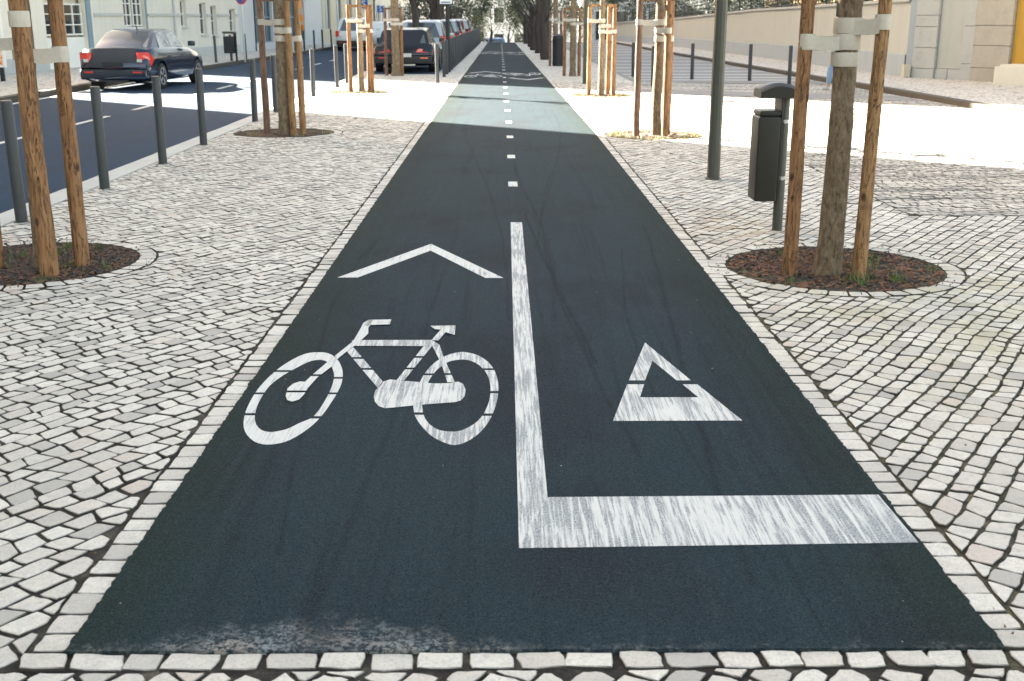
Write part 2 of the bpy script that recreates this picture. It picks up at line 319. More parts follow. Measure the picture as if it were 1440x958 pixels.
# ------------------------------------------------------------------ mesh helpers
class MB:
    def __init__(s): s.v = []; s.f = []; s.t = []
    def add(s, vs, fs, tone=None):
        o = len(s.v); s.v += [tuple(a) for a in vs]; s.f += [tuple(i + o for i in f) for f in fs]
        s.t += [tone if tone is not None else .5] * len(fs)
    def box(s, x0, x1, y0, y1, z0, z1):
        s.add([(x0, y0, z0), (x1, y0, z0), (x1, y1, z0), (x0, y1, z0), (x0, y0, z1), (x1, y0, z1), (x1, y1, z1), (x0, y1, z1)],
              [(0, 3, 2, 1), (4, 5, 6, 7), (0, 1, 5, 4), (1, 2, 6, 5), (2, 3, 7, 6), (3, 0, 4, 7)])
        return s
    def prism(s, pts, z0, z1):
        n = len(pts)
        s.add([(x, y, z0) for x, y in pts] + [(x, y, z1) for x, y in pts],
              [tuple(range(n - 1, -1, -1)), tuple(range(n, 2 * n))] + [(i, (i + 1) % n, n + (i + 1) % n, n + i) for i in range(n)])
        return s
    def tube(s, path, rad, seg=12, wob=0.0, seed=0, capr=True):
        """tube along points with a radius per point"""
        rings = []; P = [Vector(p) for p in path]
        for i, p in enumerate(P):
            d = (P[min(i + 1, len(P) - 1)] - P[max(i - 1, 0)]).normalized()
            a = d.cross(Vector((0, 1, 0)) if abs(d.y) < .9 else Vector((1, 0, 0))).normalized(); b = d.cross(a)
            r = rad[i] if hasattr(rad, '__len__') else rad
            ring = []
            for j in range(seg):
                t = 2 * math.pi * j / seg
                rr = r * (1 + (wob * noise.noise(Vector((math.cos(t) * 1.3 + seed, math.sin(t) * 1.3, p.z * 5 + i * .3))) if wob else 0))
                ring.append(p + a * math.cos(t) * rr + b * math.sin(t) * rr)
            rings.append(ring)
        vs = [v for r_ in rings for v in r_]; fs = []
        for i in range(len(P) - 1):
            for j in range(seg):
                k2 = (j + 1) % seg
                fs.append((i * seg + j, (i + 1) * seg + j, (i + 1) * seg + k2, i * seg + k2))
        if capr:
            fs.append(tuple(range(seg))); o = (len(P) - 1) * seg; fs.append(tuple(o + j for j in range(seg - 1, -1, -1)))
        s.add(vs, fs); return s
    def cyl(s, x, y, z0, z1, r, seg=16, r1=None, bev=0.0):
        if bev: s.tube([(x, y, z0), (x, y, z1 - bev), (x, y, z1 - bev * .3), (x, y, z1)], [r, r, r - bev * .3, r - bev], seg)
        else: s.tube([(x, y, z0), (x, y, z1)], [r, r1 if r1 is not None else r], seg)
        return s
    def build(s, name, mat, parent=None, smooth=False, loc=None, angle=None):
        me = bpy.data.meshes.new(name)
        vs = s.v
        if loc: lx, ly, lz = loc; vs = [(a - lx, b - ly, c - lz) for a, b, c in vs]
        me.from_pydata(vs, [], s.f)
        me.materials.append(M[mat])
        if smooth: me.shade_smooth(); 
        if any(t != .5 for t in s.t):
            at = me.attributes.new('tone', 'FLOAT', 'FACE'); at.data.foreach_set('value', s.t)
        if smooth and angle:
            try: me.set_sharp_from_angle(angle=math.radians(angle))
            except Exception: pass
        o = bpy.data.objects.new(name, me)
        if loc: o.location = loc
        COL.objects.link(o)
        if parent: 
            o.parent = parent
            if loc and parent.location.length > 0: o.location = Vector(loc) - parent.location
        return o
def tag(o, label=None, cat=None, group=None, kind=None):
    if label: o['label'] = label
    if cat: o['category'] = cat
    if group: o['group'] = group
    if kind: o['kind'] = kind
    return o
def thing(name, label, cat, loc=(0, 0, 0), rz=0.0, group=None):
    o = bpy.data.objects.new(name, None); o.empty_display_size = .1; COL.objects.link(o)
    o.location = loc; o.rotation_euler = (0, 0, rz); return tag(o, label, cat, group)
def dup(root, loc=None, rz=None, label=None, group=None):
    r = root.copy(); COL.objects.link(r)
    if loc: r.location = loc
    if rz is not None: r.rotation_euler = (0, 0, rz)
    if label: r['label'] = label
    if group: r['group'] = group
    for ch in root.children:
        c_ = ch.copy(); COL.objects.link(c_); c_.parent = r
        for g_ in ch.children:
            d_ = g_.copy(); COL.objects.link(d_); d_.parent = c_
    return r
def struct(o): o['kind'] = 'structure'; return o

# ------------------------------------------------------------------ ground, path, roads
def XL(y): return -1.15 if y < 25 else -1.15 + .15 * (y - 25) / 53
def XR(y): return 1.32 if y < 17 else (1.32 - .10 * (y - 17) / 11.6 if y < 28.6 else 1.22 - .42 * (y - 28.6) / 50)
Y0, Y1 = 2.65, 78.6
m = MB()
rows = [(-250, -.4), (78.9, -.4), (125, -3.4), (900, -3.4)]
m.add([(x, y, z) for y, z in rows for x in (-400, 400)], [(0, 1, 3, 2), (2, 3, 5, 4), (4, 5, 7, 6)])
struct(m.build('ground', 'far_ground'))

def strip(name, mat, xl, xr, ys, z, jitter=0, parent=None):
    m = MB(); vs = []
    for y in ys:
        a = xl(y) if callable(xl) else xl; b = xr(y) if callable(xr) else xr
        if jitter:
            a += .008 * noise.noise((y * 9, 1, 0)) + .009 * noise.noise((y * 45, 2, 0)); b += .008 * noise.noise((y * 9, 7, 0)) + .009 * noise.noise((y * 45, 9, 0))
        vs += [(a, y, z), (b, y, z), (a - .004, y, z - .03), (b + .004, y, z - .03)]
    n = len(ys)
    for i in range(n - 1):
        o = i * 4
        m.f += [(o, o + 1, o + 5, o + 4), (o, o + 4, o + 6, o + 2), (o + 1, o + 3, o + 7, o + 5)]
    m.v = vs; m.t = [.5] * len(m.f); m.f.append((0, 2, 3, 1)); m.t.append(.5)
    return m.build(name, mat, parent)
ys = [Y0 + .018 * i for i in range(800)]; ys += [ys[-1] + .3 * (i + 1) for i in range(int((Y1 - ys[-1]) / .3))]
path = struct(strip('cycle_path', 'path_coating', XL, XR, ys, .006, 1))
path['label'] = 'dark teal two-way cycle path running straight away from the camera'

# near pavement: bedding sheet, the stones are laid on it
SW = 3.42                                                     # right border of the stone strip; beyond it the side yard
m = MB(); m.add([(-4.0, -5, -.0075), (12, -5, -.0075), (12, 23.6, -.0075), (3.43, 23.6, -.0075), (3.43, 30, -.0075), (-4.0, 30, -.0075)], [(0, 1, 2, 3, 4, 5)])
pave = struct(m.build('pavement', 'joint_sand')); pave['label'] = 'white limestone cobble pavement on both sides of the cycle path'
m = MB(); m.add([(-4.0, 30, -.003), (8.3, 30, -.003), (7.2, 79, -.003), (-4.0, 79, -.003)], [(0, 1, 2, 3)])
struct(m.build('pavement', 'far_cobbles'))
m = MB(); m.add([(3.44, 23.61, -.004), (8.5, 23.61, -.004), (8.35, 29.99, -.004), (3.44, 29.99, -.004)], [(0, 1, 2, 3)])
struct(m.build('side_yard', 'side_cobbles'))
m = MB(); m.add([(12, -5, -.006), (40, -5, -.006), (40, 23.5, -.006), (12, 23.5, -.006)], [(0, 1, 2, 3)])
struct(m.build('side_yard', 'side_cobbles'))
m = MB(); m.add([(-4, -60, -.006), (40, -60, -.006), (40, -5, -.006), (-4, -5, -.006)], [(0, 1, 2, 3)])
struct(m.build('pavement', 'far_cobbles'))

# ---- stone laying
def clip(poly, a, b, c_):          # keep points with a*x + b*y <= c
    out = []; n = len(poly)
    for i in range(n):
        p, q = poly[i], poly[(i + 1) % n]; dp = a * p[0] + b * p[1] - c_; dq = a * q[0] + b * q[1] - c_
        if dp <= 0: out.append(p)
        if (dp < 0 < dq) or (dq < 0 < dp):
            t = dp / (dp - dq); out.append((p[0] + (q[0] - p[0]) * t, p[1] + (q[1] - p[1]) * t))
    return out
def area(p): return .5 * sum(p[i][0] * p[(i + 1) % len(p)][1] - p[(i + 1) % len(p)][0] * p[i][1] for i in range(len(p)))
PITS_R = [(2.2, 7.41, .71), (2.13, 16.3, .70), (2.10, 24.9, .66)]
PITS_L = [(-3.22, 7.6, .72), (-3.16, 16.65, .72), (-3.22, 26.05, .68)]
PITS = PITS_R + PITS_L
ring_w = .115
def solid(poly, inset, z, tone, cx=0, cy=0, detail=False):
    """a worn stone: rough outline, rounded shoulder, slightly domed and tilted top"""
    n = len(poly); gx = sum(p[0] for p in poly) / n; gy = sum(p[1] for p in poly) / n
    if detail:
        q = []
        for i in range(n):
            a, b = poly[i], poly[(i + 1) % n]
            L = math.hypot(b[0] - a[0], b[1] - a[1])
            q.append((a[0] + (gx - a[0]) * .05, a[1] + (gy - a[1]) * .05))
            if L > .04:
                nx, ny = (b[1] - a[1]) / L, -(b[0] - a[0]) / L
                for t in (.33, .67):
                    d = R.uniform(-.003, .0035)
                    q.append((a[0] + (b[0] - a[0]) * t + nx * d, a[1] + (b[1] - a[1]) * t + ny * d))
        poly = q; n = len(poly)
    tx, ty = R.gauss(0, .018), R.gauss(0, .018); zt = z + R.gauss(0, .0016)
    vs = []
    for lev, (sh, dz) in enumerate(((inset * 1.9, 0), (inset * .7, -.0026), (0, -.012))):
        for p in poly:
            dx, dy = gx - p[0], gy - p[1]; L = max(math.hypot(dx, dy), 1e-4); k_ = min(sh / L, .6)
            x, y = p[0] + dx * k_, p[1] + dy * k_
            vs.append((x, y, zt + dz + (tx * (x - gx) + ty * (y - gy) if lev < 2 else 0)))
    vs = vs[:]
    fs = []
    if detail:
        c0 = len(vs); vs.append((gx, gy, zt + R.uniform(0, .0016))); fs += [(c0, i, (i + 1) % n) for i in range(n)]
    else: fs.append(tuple(range(n)))
    for l in (0, 1):
        fs += [(l * n + i, (l + 1) * n + i, (l + 1) * n + (i + 1) % n, l * n + (i + 1) % n) for i in range(n)]
    return vs, fs
def in_view(x, y, mx=1.3):
    if y < 1.9: return False
    return abs(x - .008 * y) < .45 * (y + .45) + mx
stones = []   # (size on screen, vs, fs, tone, centre)
def lay(th, rw, ln, region, clips, seed, gap, y_det=7.5):
    rr = random.Random(seed); c_, s_ = math.cos(th), math.sin(th)
    x0, x1, y0, y1 = region
    cs = [(x * c_ + y * s_, -x * s_ + y * c_) for x in (x0, x1) for y in (y0, y1)]
    u0, u1 = min(a for a, _ in cs), max(a for a, _ in cs); v0, v1 = min(b for _, b in cs), max(b for _, b in cs)
    vlines = []; v = v0
    while v < v1: vlines.append(v); v += rw * rr.uniform(.86, 1.16)
    def W(i, u): return vlines[i] + .030 * noise.noise((u * .9, vlines[i] * .35, seed)) + .012 * noise.noise((u * 6, i * 3.7, seed))
    for i in range(len(vlines) - 1):
        u = u0 + rr.uniform(0, ln); tilt = 0; prev = 0
        while u < u1:
            du = ln * rr.uniform(.72, 1.30); sl = rr.uniform(-.015, .015)
            # quick reject
            xm, ym = u * c_ - vlines[i] * s_, u * s_ + vlines[i] * c_
            if x0 - .2 < xm < x1 + .2 and y0 - .2 < ym < y1 + .2 and in_view(xm, ym):
                g = gap * rr.uniform(.7, 1.5) / 2
                q = [(u - prev + g, W(i, u) + g), (u + du - sl - g, W(i, u + du) + g), (u + du + sl - g, W(i + 1, u + du) - g), (u + prev + g, W(i + 1, u) - g)]
                q = [(a + rr.uniform(-.003, .003), b + rr.uniform(-.003, .003)) for a, b in q]
                # slow swing of the courses
                P_ = []
                for a, b in q:
                    x, y = a * c_ - b * s_, a * s_ + b * c_
                    P_.append((x + .10 * noise.noise((x * .28, y * .28, 3)), y + .10 * noise.noise((x * .28, y * .28, 8))))
                for f in clips:
                    P_ = f(P_)
                    if len(P_) < 3: break
                if len(P_) >= 3:
                    A = area(P_)
                    if A > .0016:
                        cx = sum(p[0] for p in P_) / len(P_); cy = sum(p[1] for p in P_) / len(P_)
                        vs, fs = solid(P_, .0021, 0, 0, detail=cy < y_det)
                        tone = rr.random()
                        px, py, d = proj(cx, cy, 0)
                        vis = A / d ** 3 if (-20 < px < 1460 and py < 965) else 0
                        stones.append((vis, vs, fs, max(.001, min(.999, tone)) if abs(tone - .5) > .001 else .51, (cx, cy)))
            prev = sl; u += du
def clip_box(P_):      # round the end and sides of the path, with its border course
    cx = sum(p[0] for p in P_) / len(P_); cy = sum(p[1] for p in P_) / len(P_)
    bw = .100; xl, xr, yf = XL(cy) - bw, XR(cy) + bw, Y0 - .086
    dl, dr, df = xl - cx, cx - xr, yf - cy            # > 0 : outside on that side
    if max(dl, dr, df) < -.09: return []
    if dl >= dr and dl >= df: return clip(P_, 1, 0, xl - .005)
    if dr >= df: return clip(P_, -1, 0, -(xr + .005))
    return clip(P_, 0, 1, yf - .005)
def clip_pits(P_):
    cx = sum(p[0] for p in P_) / len(P_); cy = sum(p[1] for p in P_) / len(P_)
    for x, y, r in PITS:
        d = math.hypot(cx - x, cy - y); ro = r + ring_w + .008
        if d < ro - .09: return []
        if d < ro + .13:
            nx, ny = (cx - x) / d, (cy - y) / d
            P_ = clip(P_, -nx, -ny, -(nx * x + ny * y + ro))
            if len(P_) < 3: return []
    return P_
def yard_y(x): return 9.42 if x > 3.44 else 30
def clip_yard_out(P_):   # strip pavement stops where the side yard begins
    cx = sum(p[0] for p in P_) / len(P_); cy = sum(p[1] for p in P_) / len(P_)
    if cy > 9.4 + min(0, 0) and cx > 3.0:
        if cx > 3.42 + .1 and cy > 9.42 + .1: return []
        if cx - 3.42 < cy - 9.42: return clip(P_, 1, 0, 3.42)
        return clip(P_, 0, 1, 9.42)
    if cx > 3.42 and cy > 9.3: return clip(P_, 0, 1, 9.42)
    return P_
def clip_yard_in(P_):
    P_ = clip(P_, -1, 0, -3.43)
    return clip(P_, 0, -1, -9.43) if len(P_) > 2 else []
lay(math.radians(55), .086, .104, (-4.0, 9, 1.9, 30), [lambda P_: clip(P_, -1, 0, 3.985), clip_box, clip_pits, clip_yard_out], 11, .0076)
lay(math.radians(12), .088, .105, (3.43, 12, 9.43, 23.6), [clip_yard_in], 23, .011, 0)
stones.sort(key=lambda s_: -s_[0])
rest = MB()
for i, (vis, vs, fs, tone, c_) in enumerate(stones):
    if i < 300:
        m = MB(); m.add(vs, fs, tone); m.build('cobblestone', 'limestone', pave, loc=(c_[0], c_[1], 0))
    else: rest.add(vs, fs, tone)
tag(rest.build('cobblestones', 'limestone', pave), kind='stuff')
print('stones', len(stones))

# border course along the path and across its near end
edge = []
def quad_stone(P_, detail, zz=0.0):
    cx = sum(p[0] for p in P_) / 4; cy = sum(p[1] for p in P_) / 4
    vs, fs = solid(P_, .0022, zz, 0, detail=detail); px, py, d = proj(cx, cy, 0)
    edge.append((abs(area(P_)) / d ** 3 if py < 965 else 0, vs, fs, R.random() * .9 + .05, (cx, cy)))
for side in (-1, 1):
    y = Y0 + .005
    while y < 60:
        L = R.uniform(.085, .125); j = R.uniform(-.006, .006)
        f = XL if side < 0 else XR
        a, b = f(y), f(y + L); o = .094 + R.uniform(-.006, .004)
        if side < 0: P_ = [(a - o, y + .004), (a + .004, y + .004 + j), (b + .004, y + L - .004 + j), (b - o, y + L - .004)]
        else: P_ = [(a - .004, y + .004), (a + o, y + .004 + j), (b + o, y + L - .004 + j), (b - .004, y + L - .004)]
        quad_stone(P_, y < 7); y += L
x = XL(Y0) - .115
while x < XR(Y0) + .10:
    L = R.uniform(.095, .15); j = R.uniform(-.018, .018)
    quad_stone([(x + .005 + j, Y0 - .078 + R.uniform(-.004, .004)), (x + L - .005 + j, Y0 - .078 + R.uniform(-.004, .004)), (x + L - .005, Y0 - .003), (x + .005, Y0 - .003)], True); x += L
edge.sort(key=lambda s_: -s_[0]); rest = MB()
for i, (vis, vs, fs, tone, c_) in enumerate(edge):
    if i < 300:
        m = MB(); m.add(vs, fs, tone); m.build('edging_stone', 'limestone', pave, loc=(c_[0], c_[1], 0))
    else: rest.add(vs, fs, tone)
tag(rest.build('edging_stones', 'limestone', pave), kind='stuff')

# ---- left road, kerbs, far pavement
m = MB(); m.add([(-10.4, -60, -.11), (-4.2, -60, -.11), (-4.2, 79, -.11), (-10.4, 79, -.11)], [(0, 1, 2, 3)])
road = struct(m.build('road', 'asphalt')); road['label'] = 'dark asphalt road with parked cars left of the bollards'
# parking bay beside the cycle path
m = MB(); m.add([(-4.2, 34.3, .004), (-1.95, 34.3, .004), (-1.95, 79, .004), (-4.2, 79, .004)], [(0, 1, 2, 3)])
struct(m.build('parking_bay', 'asphalt'))
kb = struct(MB().box(-4.27, -4.0, -60, 2, -.3, .002).build('kerb', 'kerb_granite'))
y = 2.0
while y < 78:
    L = 1.0; m = MB(); e = .006 * R.random()
    x0, x1, z1 = -4.27 + e * .5, -4.0, .004 + R.uniform(-.002, .003)
    b = .012
    m.add([(x0, y + .004, -.3), (x1, y + .004, -.3), (x1, y + L - .004, -.3), (x0, y + L - .004, -.3), (x0, y + .004, z1 - b), (x1, y + .004, z1 - .004), (x1, y + L - .004, z1 - .004), (x0, y + L - .004, z1 - b),
           (x0 + b, y + .008, z1), (x1 - .004, y + .008, z1), (x1 - .004, y + L - .008, z1), (x0 + b, y + L - .008, z1)],
          [(0, 1, 5, 4), (1, 2, 6, 5), (2, 3, 7, 6), (3, 0, 4, 7), (4, 5, 9, 8), (5, 6, 10, 9), (6, 7, 11, 10), (7, 4, 8, 11), (8, 9, 10, 11)])
    m.build('kerb_stone', 'kerb_granite', kb); y += L
# far kerb line of the road bends slightly inwards
FK = [(-10.35, -60), (-10.35, 30), (-10.15, 40), (-9.75, 56), (-9.5, 79)]
def fkx(y):
    for (a, ya), (b, yb) in zip(FK, FK[1:]):
        if ya <= y <= yb: return a + (b - a) * (y - ya) / (yb - ya)
    return FK[-1][0]
kf = struct(MB().prism([(x - .22, y) for x, y in FK[:2]] + [(x, y) for x, y in reversed(FK[:2])], -.3, 0.0).build('kerb', 'dark_kerb'))
kf.data.vertices.foreach_get  # near, unseen run
y = 22.0
while y < 78:
    m = MB(); L = 1.0
    m.prism([(fkx(y) - .2, y + .01), (fkx(y) + .012 + R.uniform(-.008, .008), y + .01), (fkx(y + L) + .012 + R.uniform(-.008, .008), y + L - .01), (fkx(y + L) - .2, y + L - .01)], -.3, .012 + R.uniform(-.004, .004))
    m.build('kerb_stone', 'dark_kerb', kf); y += L
m = MB(); m.add([(-30, -60, -.002), (-10.45, -60, -.002), (-10.45, 30, -.002), (-9.9, 56, -.002), (-9.6, 79, -.002), (-30, 79, -.002)], [(0, 1, 2, 3, 4, 5)])
struct(m.build('far_pavement', 'far_cobbles'))
# lane dashes on the road
LZ = -.106
def flatquad(name, pts, z, mat, label, cat, group):
    m = MB(); m.add([(x, y, z) for x, y in pts], [tuple(range(len(pts)))])
    o = m.build(name, mat); return tag(o, label, cat, group)
for i, (a, b) in enumerate([(12.4, 14.2), (15.7, 17.3), (19.08, 20.9), (22.3, 24.0), (25.6, 27.2), (29, 30.6), (32.4, 34), (36, 37.6), (40, 41.6), (44, 45.6), (48, 49.6), (53, 54.6), (58, 59.6)]):
    xx = -7.0 - .12 + .004 * i
    flatquad('lane_dash', [(xx - .055, a), (xx + .055, a), (xx + .055, b), (xx - .055, b)], LZ, 'road_paint', f'short white dash of the road lane line, {ORD[i]} counting from the nearest', 'road marking', 'lane dashes on the road')
flatquad('edge_line', [(-10.16, 8), (-10.04, 8), (-10.04, 33), (-10.16, 33)], LZ, 'road_paint', 'thin white line painted beside the brown far kerb', 'road marking', None)
# side street right of the row of trees: grey asphalt bays with pale bars, band of asphalt in front
m = MB(); m.add([(3.35, 30.2, .004), (8.25, 28.9, .004), (8.0, 45, .004), (7.5, 60, .004), (7.1, 79, .004), (3.35, 79, .004)], [(0, 1, 2, 3, 4, 5)])
bays = struct(m.build('parking_bay', 'grey_asphalt'))
m = MB(); m.add([(3.0, 27.1, .004), (8.35, 24.6, .004), (8.42, 22.9, .004), (3.0, 25.6, .004)], [(3, 2, 1, 0)])
struct(m.build('crossing_strip', 'grey_asphalt'))
for i, yv in enumerate([30.9, 32.3, 33.9, 36, 38.4, 41.2, 44.3, 48, 52, 56.5, 61.5, 67, 73]):
    L = .34 + .009 * (yv - 30)
    flatquad('bay_bar', [(3.5, yv), (8.2 - (yv - 30) * .022, yv - .3), (8.2 - (yv - 30) * .022, yv + L - .3), (3.5, yv + L)], .008, 'pier_stone', f'pale bar across the grey side bays, {ORD[i]} counting from the bollards', 'road marking', 'pale bars across the side bays')
KR = [(8.72, -5), (8.62, 18.9), (8.47, 26.3), (7.95, 40), (7.6, 52), (7.05, 79)]
m = MB(); m.prism([(x, y) for x, y in KR] + [(x + .22, y) for x, y in reversed(KR)], -.3, .10)
kr = m.build('kerb', 'dark_kerb'); struct(kr)
m = MB(); pl = [(x + .22, y) for x, y in KR]
m.add([(x, y, .10) for x, y in pl] + [(16, 79, .10), (16, -5, .10)], [tuple(reversed(range(len(pl) + 2)))]); m.f = [tuple(reversed(m.f[0]))]
m2 = MB(); n_ = len(pl)
m2.prism([(x, y) for x, y in pl] + [(16, 79), (16, 15)][:1] + [(22, 15), (22, -5)], -.3, .097)
struct(m2.build('side_pavement', 'far_cobbles'))

# ------------------------------------------------------------------ painted markings of the cycle path
MZ = .0076
def cut(polys, bands):
    out = list(polys)
    for a, b in bands:
        nx = []
        for p in out:
            lo = clip(p, 0, 1, a); hi = clip(p, 0, -1, -b)
            for q in (lo, hi):
                if len(q) > 2 and abs(area(q)) > 1e-3: nx.append(q)
        out = nx
    return out
def paint_part(name, polys, conv, z, mat, parent, org):
    m = MB()
    for p in polys:
        pts = [G(*conv(*q)) for q in p]
        if area(pts) < 0: pts.reverse()
        m.add([(x, y, z) for x, y in pts], [tuple(range(len(pts)))])
    return m.build(name, mat, parent, loc=(org[0], org[1], 0))
def ring(outer, inner):
    def samp(P_, n=64):
        # resample a closed polyline by angle around its centre
        cx = sum(p[0] for p in P_) / len(P_); cy = sum(p[1] for p in P_) / len(P_)
        L = [0]
        for i in range(len(P_)): L.append(L[-1] + math.dist(P_[i], P_[(i + 1) % len(P_)]))
        res = []
        for k_ in range(n):
            t = L[-1] * k_ / n; i = max(j for j in range(len(P_)) if L[j] <= t); s_ = (t - L[i]) / (L[i + 1] - L[i])
            # Catmull-Rom
            p0, p1, p2, p3 = (P_[(i + d) % len(P_)] for d in (-1, 0, 1, 2))
            res.append(tuple(.5 * (2 * p1[a] + (p2[a] - p0[a]) * s_ + (2 * p0[a] - 5 * p1[a] + 4 * p2[a] - p3[a]) * s_ ** 2 + (3 * p1[a] - p0[a] - 3 * p2[a] + p3[a]) * s_ ** 3) for a in (0, 1)))
        return res
    A, B = samp(outer), samp(inner); n = len(A)
    return [[A[i], A[(i + 1) % n], B[(i + 1) % n], B[i]] for i in range(n)]
cz = lambda x, y: (320 + x / 3.4286, 420 + y / 3.4286)
bike = thing('bicycle_marking', 'large white bicycle symbol painted on the near left lane of the path', 'road marking', (-.75, 4.9, 0), 0, 'painted bicycle symbols')
org = (-.75, 4.9, 0)
g = 4.5
fw_o = [(440, 266), (380, 272), (310, 303), (230, 358), (150, 440), (97, 530), (78, 600), (85, 650), (118, 690), (160, 709), (215, 712), (290, 695), (370, 650), (440, 590), (500, 510), (545, 430), (556, 370), (545, 325), (520, 290), (482, 270)]
fw_i = [(436, 303), (395, 311), (335, 340), (258, 385), (198, 435), (150, 510), (132, 575), (140, 618), (165, 643), (200, 652), (232, 650), (290, 636), (350, 607), (410, 580), (458, 520), (500, 440), (514, 385), (508, 350), (492, 322), (468, 306)]
rings = ring(fw_o, fw_i)
lft = cut([p for p in rings if sum(q[0] for q in p) / 4 < 330], [(357 - g, 357 + g), (465 - g, 465 + g), (566 - g * 1.2, 566 + g * 1.2)])
rgt = cut([p for p in rings if sum(q[0] for q in p) / 4 >= 330], [(390 - g, 390 + g), (465 - g, 465 + g), (581 - g * 1.3, 581 + g * 1.3)])
paint_part('wheel', lft + rgt, cz, MZ, 'road_paint', bike, org)
rw_o = [(1120, 265), (1062, 279), (1000, 315), (950, 370), (915, 440), (897, 510), (903, 570), (935, 622), (985, 672), (1045, 703), (1095, 715), (1150, 700), (1210, 660), (1260, 600), (1294, 520), (1306, 440), (1294, 370), (1258, 315), (1205, 280), (1150, 266)]
rw_i = [(1115, 302), (1066, 312), (1020, 342), (982, 385), (955, 440), (938, 500), (946, 570), (975, 615), (1022, 643), (1082, 650), (1110, 648), (1150, 635), (1205, 600), (1242, 550), (1264, 490), (1267, 425), (1250, 370), (1215, 330), (1175, 308), (1145, 302)]
rings = ring(rw_o, rw_i)
lft = cut([p for p in rings if sum(q[0] for q in p) / 4 < 1080], [(373 - g, 373 + g), (563 - g * 1.3, 563 + g * 1.3)])
rgt = cut([p for p in rings if sum(q[0] for q in p) / 4 >= 1080], [(348 - g, 348 + g), (459 - g * 1.2, 459 + g * 1.2), (568 - g * 1.3, 568 + g * 1.3)])
paint_part('wheel', lft + rgt, cz, MZ, 'worn_road_paint', bike, org)
paint_part('chain_guard', [[(705, 480), (712, 452), (740, 428), (752, 408), (785, 398), (830, 403), (1000, 418), (1070, 416), (1112, 409), (1136, 420), (1148, 448), (1143, 480), (1125, 500), (1098, 508), (950, 519), (760, 538), (730, 528), (710, 505)]], cz, MZ + .0008, 'worn_road_paint', bike, org)
tubes = cut([[(575, 262), (607, 243), (748, 408), (726, 442)]], [(295 - g, 295 + g), (348 - g, 348 + g)])
tubes += cut([[(945, 238), (985, 238), (852, 403), (815, 403)]], [(290 - g, 290 + g), (346 - g, 346 + g)])
tubes += cut([[(988, 238), (1022, 232), (1046, 300), (1096, 412), (1060, 412), (1030, 320)]], [(373 - g, 373 + g)])
paint_part('frame', tubes, cz, MZ + .0014, 'worn_road_paint', bike, org)
tt = [[(600, 209), (985, 208), (1022, 232), (985, 238), (600, 237)]]
paint_part('top_tube', tt, cz, MZ + .0022, 'worn_road_paint', bike, org)
fk = [[(528, 303), (518, 286), (600, 220), (636, 196), (642, 215), (578, 262)]]
fk += cut([[(484, 314), (512, 330), (432, 392), (388, 442), (372, 470), (345, 498), (312, 508), (288, 500), (281, 480), (290, 443), (318, 420), (350, 410), (374, 412), (400, 386)]], [(380 - g, 380 + g), (459 - g, 459 + g)])
paint_part('fork', fk, cz, MZ + .0030, 'road_paint', bike, org)
paint_part('handlebar', [[(606, 216), (638, 160), (655, 126), (682, 112), (700, 112), (690, 137), (679, 150), (679, 178), (640, 215)], [(682, 112), (790, 110), (783, 134), (690, 137), (678, 146), (660, 135)]], cz, MZ + .0038, 'road_paint', bike, org)
paint_part('saddle', [[(978, 142), (1100, 140), (1095, 186), (1052, 173), (1028, 160), (1000, 158)], [(985, 210), (1028, 160), (1052, 172), (1016, 214)]], cz, MZ + .0046, 'worn_road_paint', bike, org)
idp = lambda x, y: (x, y)
def simple_mark(name, polys, mat, label, org, conv=idp, group=None):
    m = MB()
    for p in polys:
        pts = [G(*conv(*q)) for q in p]
        if area(pts) < 0: pts.reverse()
        # subdivide nothing: planar
        m.add([(x - org[0], y - org[1], MZ) for x, y in pts], [tuple(range(len(pts)))])
    o = m.build(name, mat); o.location = (org[0], org[1], 0); return tag(o, label, 'road marking', group)
chev = simple_mark('chevron_marking', [[(474.5, 392), (606, 344.5), (605.5, 354), (503, 392)], [(606.2, 344.5), (708, 392.6), (682.5, 392.6), (605.7, 354)]], 'road_paint', 'white chevron arrow painted above the near bicycle symbol', (-.5, 7.5), group='painted chevron arrows')
c36 = lambda x, y: (700 + x / 3.6, 440 + y / 3.6)
simple_mark('triangle_marking', [[(745, 158), (783, 250), (745, 350), (663, 350)], [(745, 158), (978, 350), (905, 350), (783, 250)],
    [(655, 370), (740, 370), (720, 436), (583, 556)], [(935, 370), (1010, 370), (1238, 554), (1015, 436)], [(720, 436), (1015, 436), (1238, 554), (583, 556)]], 'worn_road_paint', 'white outlined triangle painted in the right lane before the stop bar', (.9, 5.2), c36)
sb = thing('stop_line_marking', 'broad white bar across the right lane joined to the long centre line', 'road marking', (.1, 4, 0))
m = MB(); pts = [G(*q) for q in [(730, 774), (1291, 766), (1235, 698.5), (770, 702)]]; m.add([(x, y, MZ) for x, y in pts], [(0, 1, 2, 3)]); m.build('stop_bar', 'stop_bar_paint', sb, loc=(.1, 4, 0))
m = MB(); pts = [G(*q) for q in [(729.2, 758), (729.9, 773.9), (769.9, 702), (734, 314), (718, 314)]]
pts = [G(*q) for q in [(718, 314), (730, 774), (770, 702), (734, 314)]]; pts[1] = (pts[1][0] - .0003, pts[1][1]); m.add([(x, y, MZ) for x, y in pts], [(0, 1, 2, 3)]); m.build('centre_line', 'worn_road_paint', sb, loc=(.1, 4, 0))
dm = MB(); dm.add([(-.046, -.17, MZ), (.046, -.17, MZ), (.046, .17, MZ), (-.046, .17, MZ)], [(0, 1, 2, 3)])
d0 = None
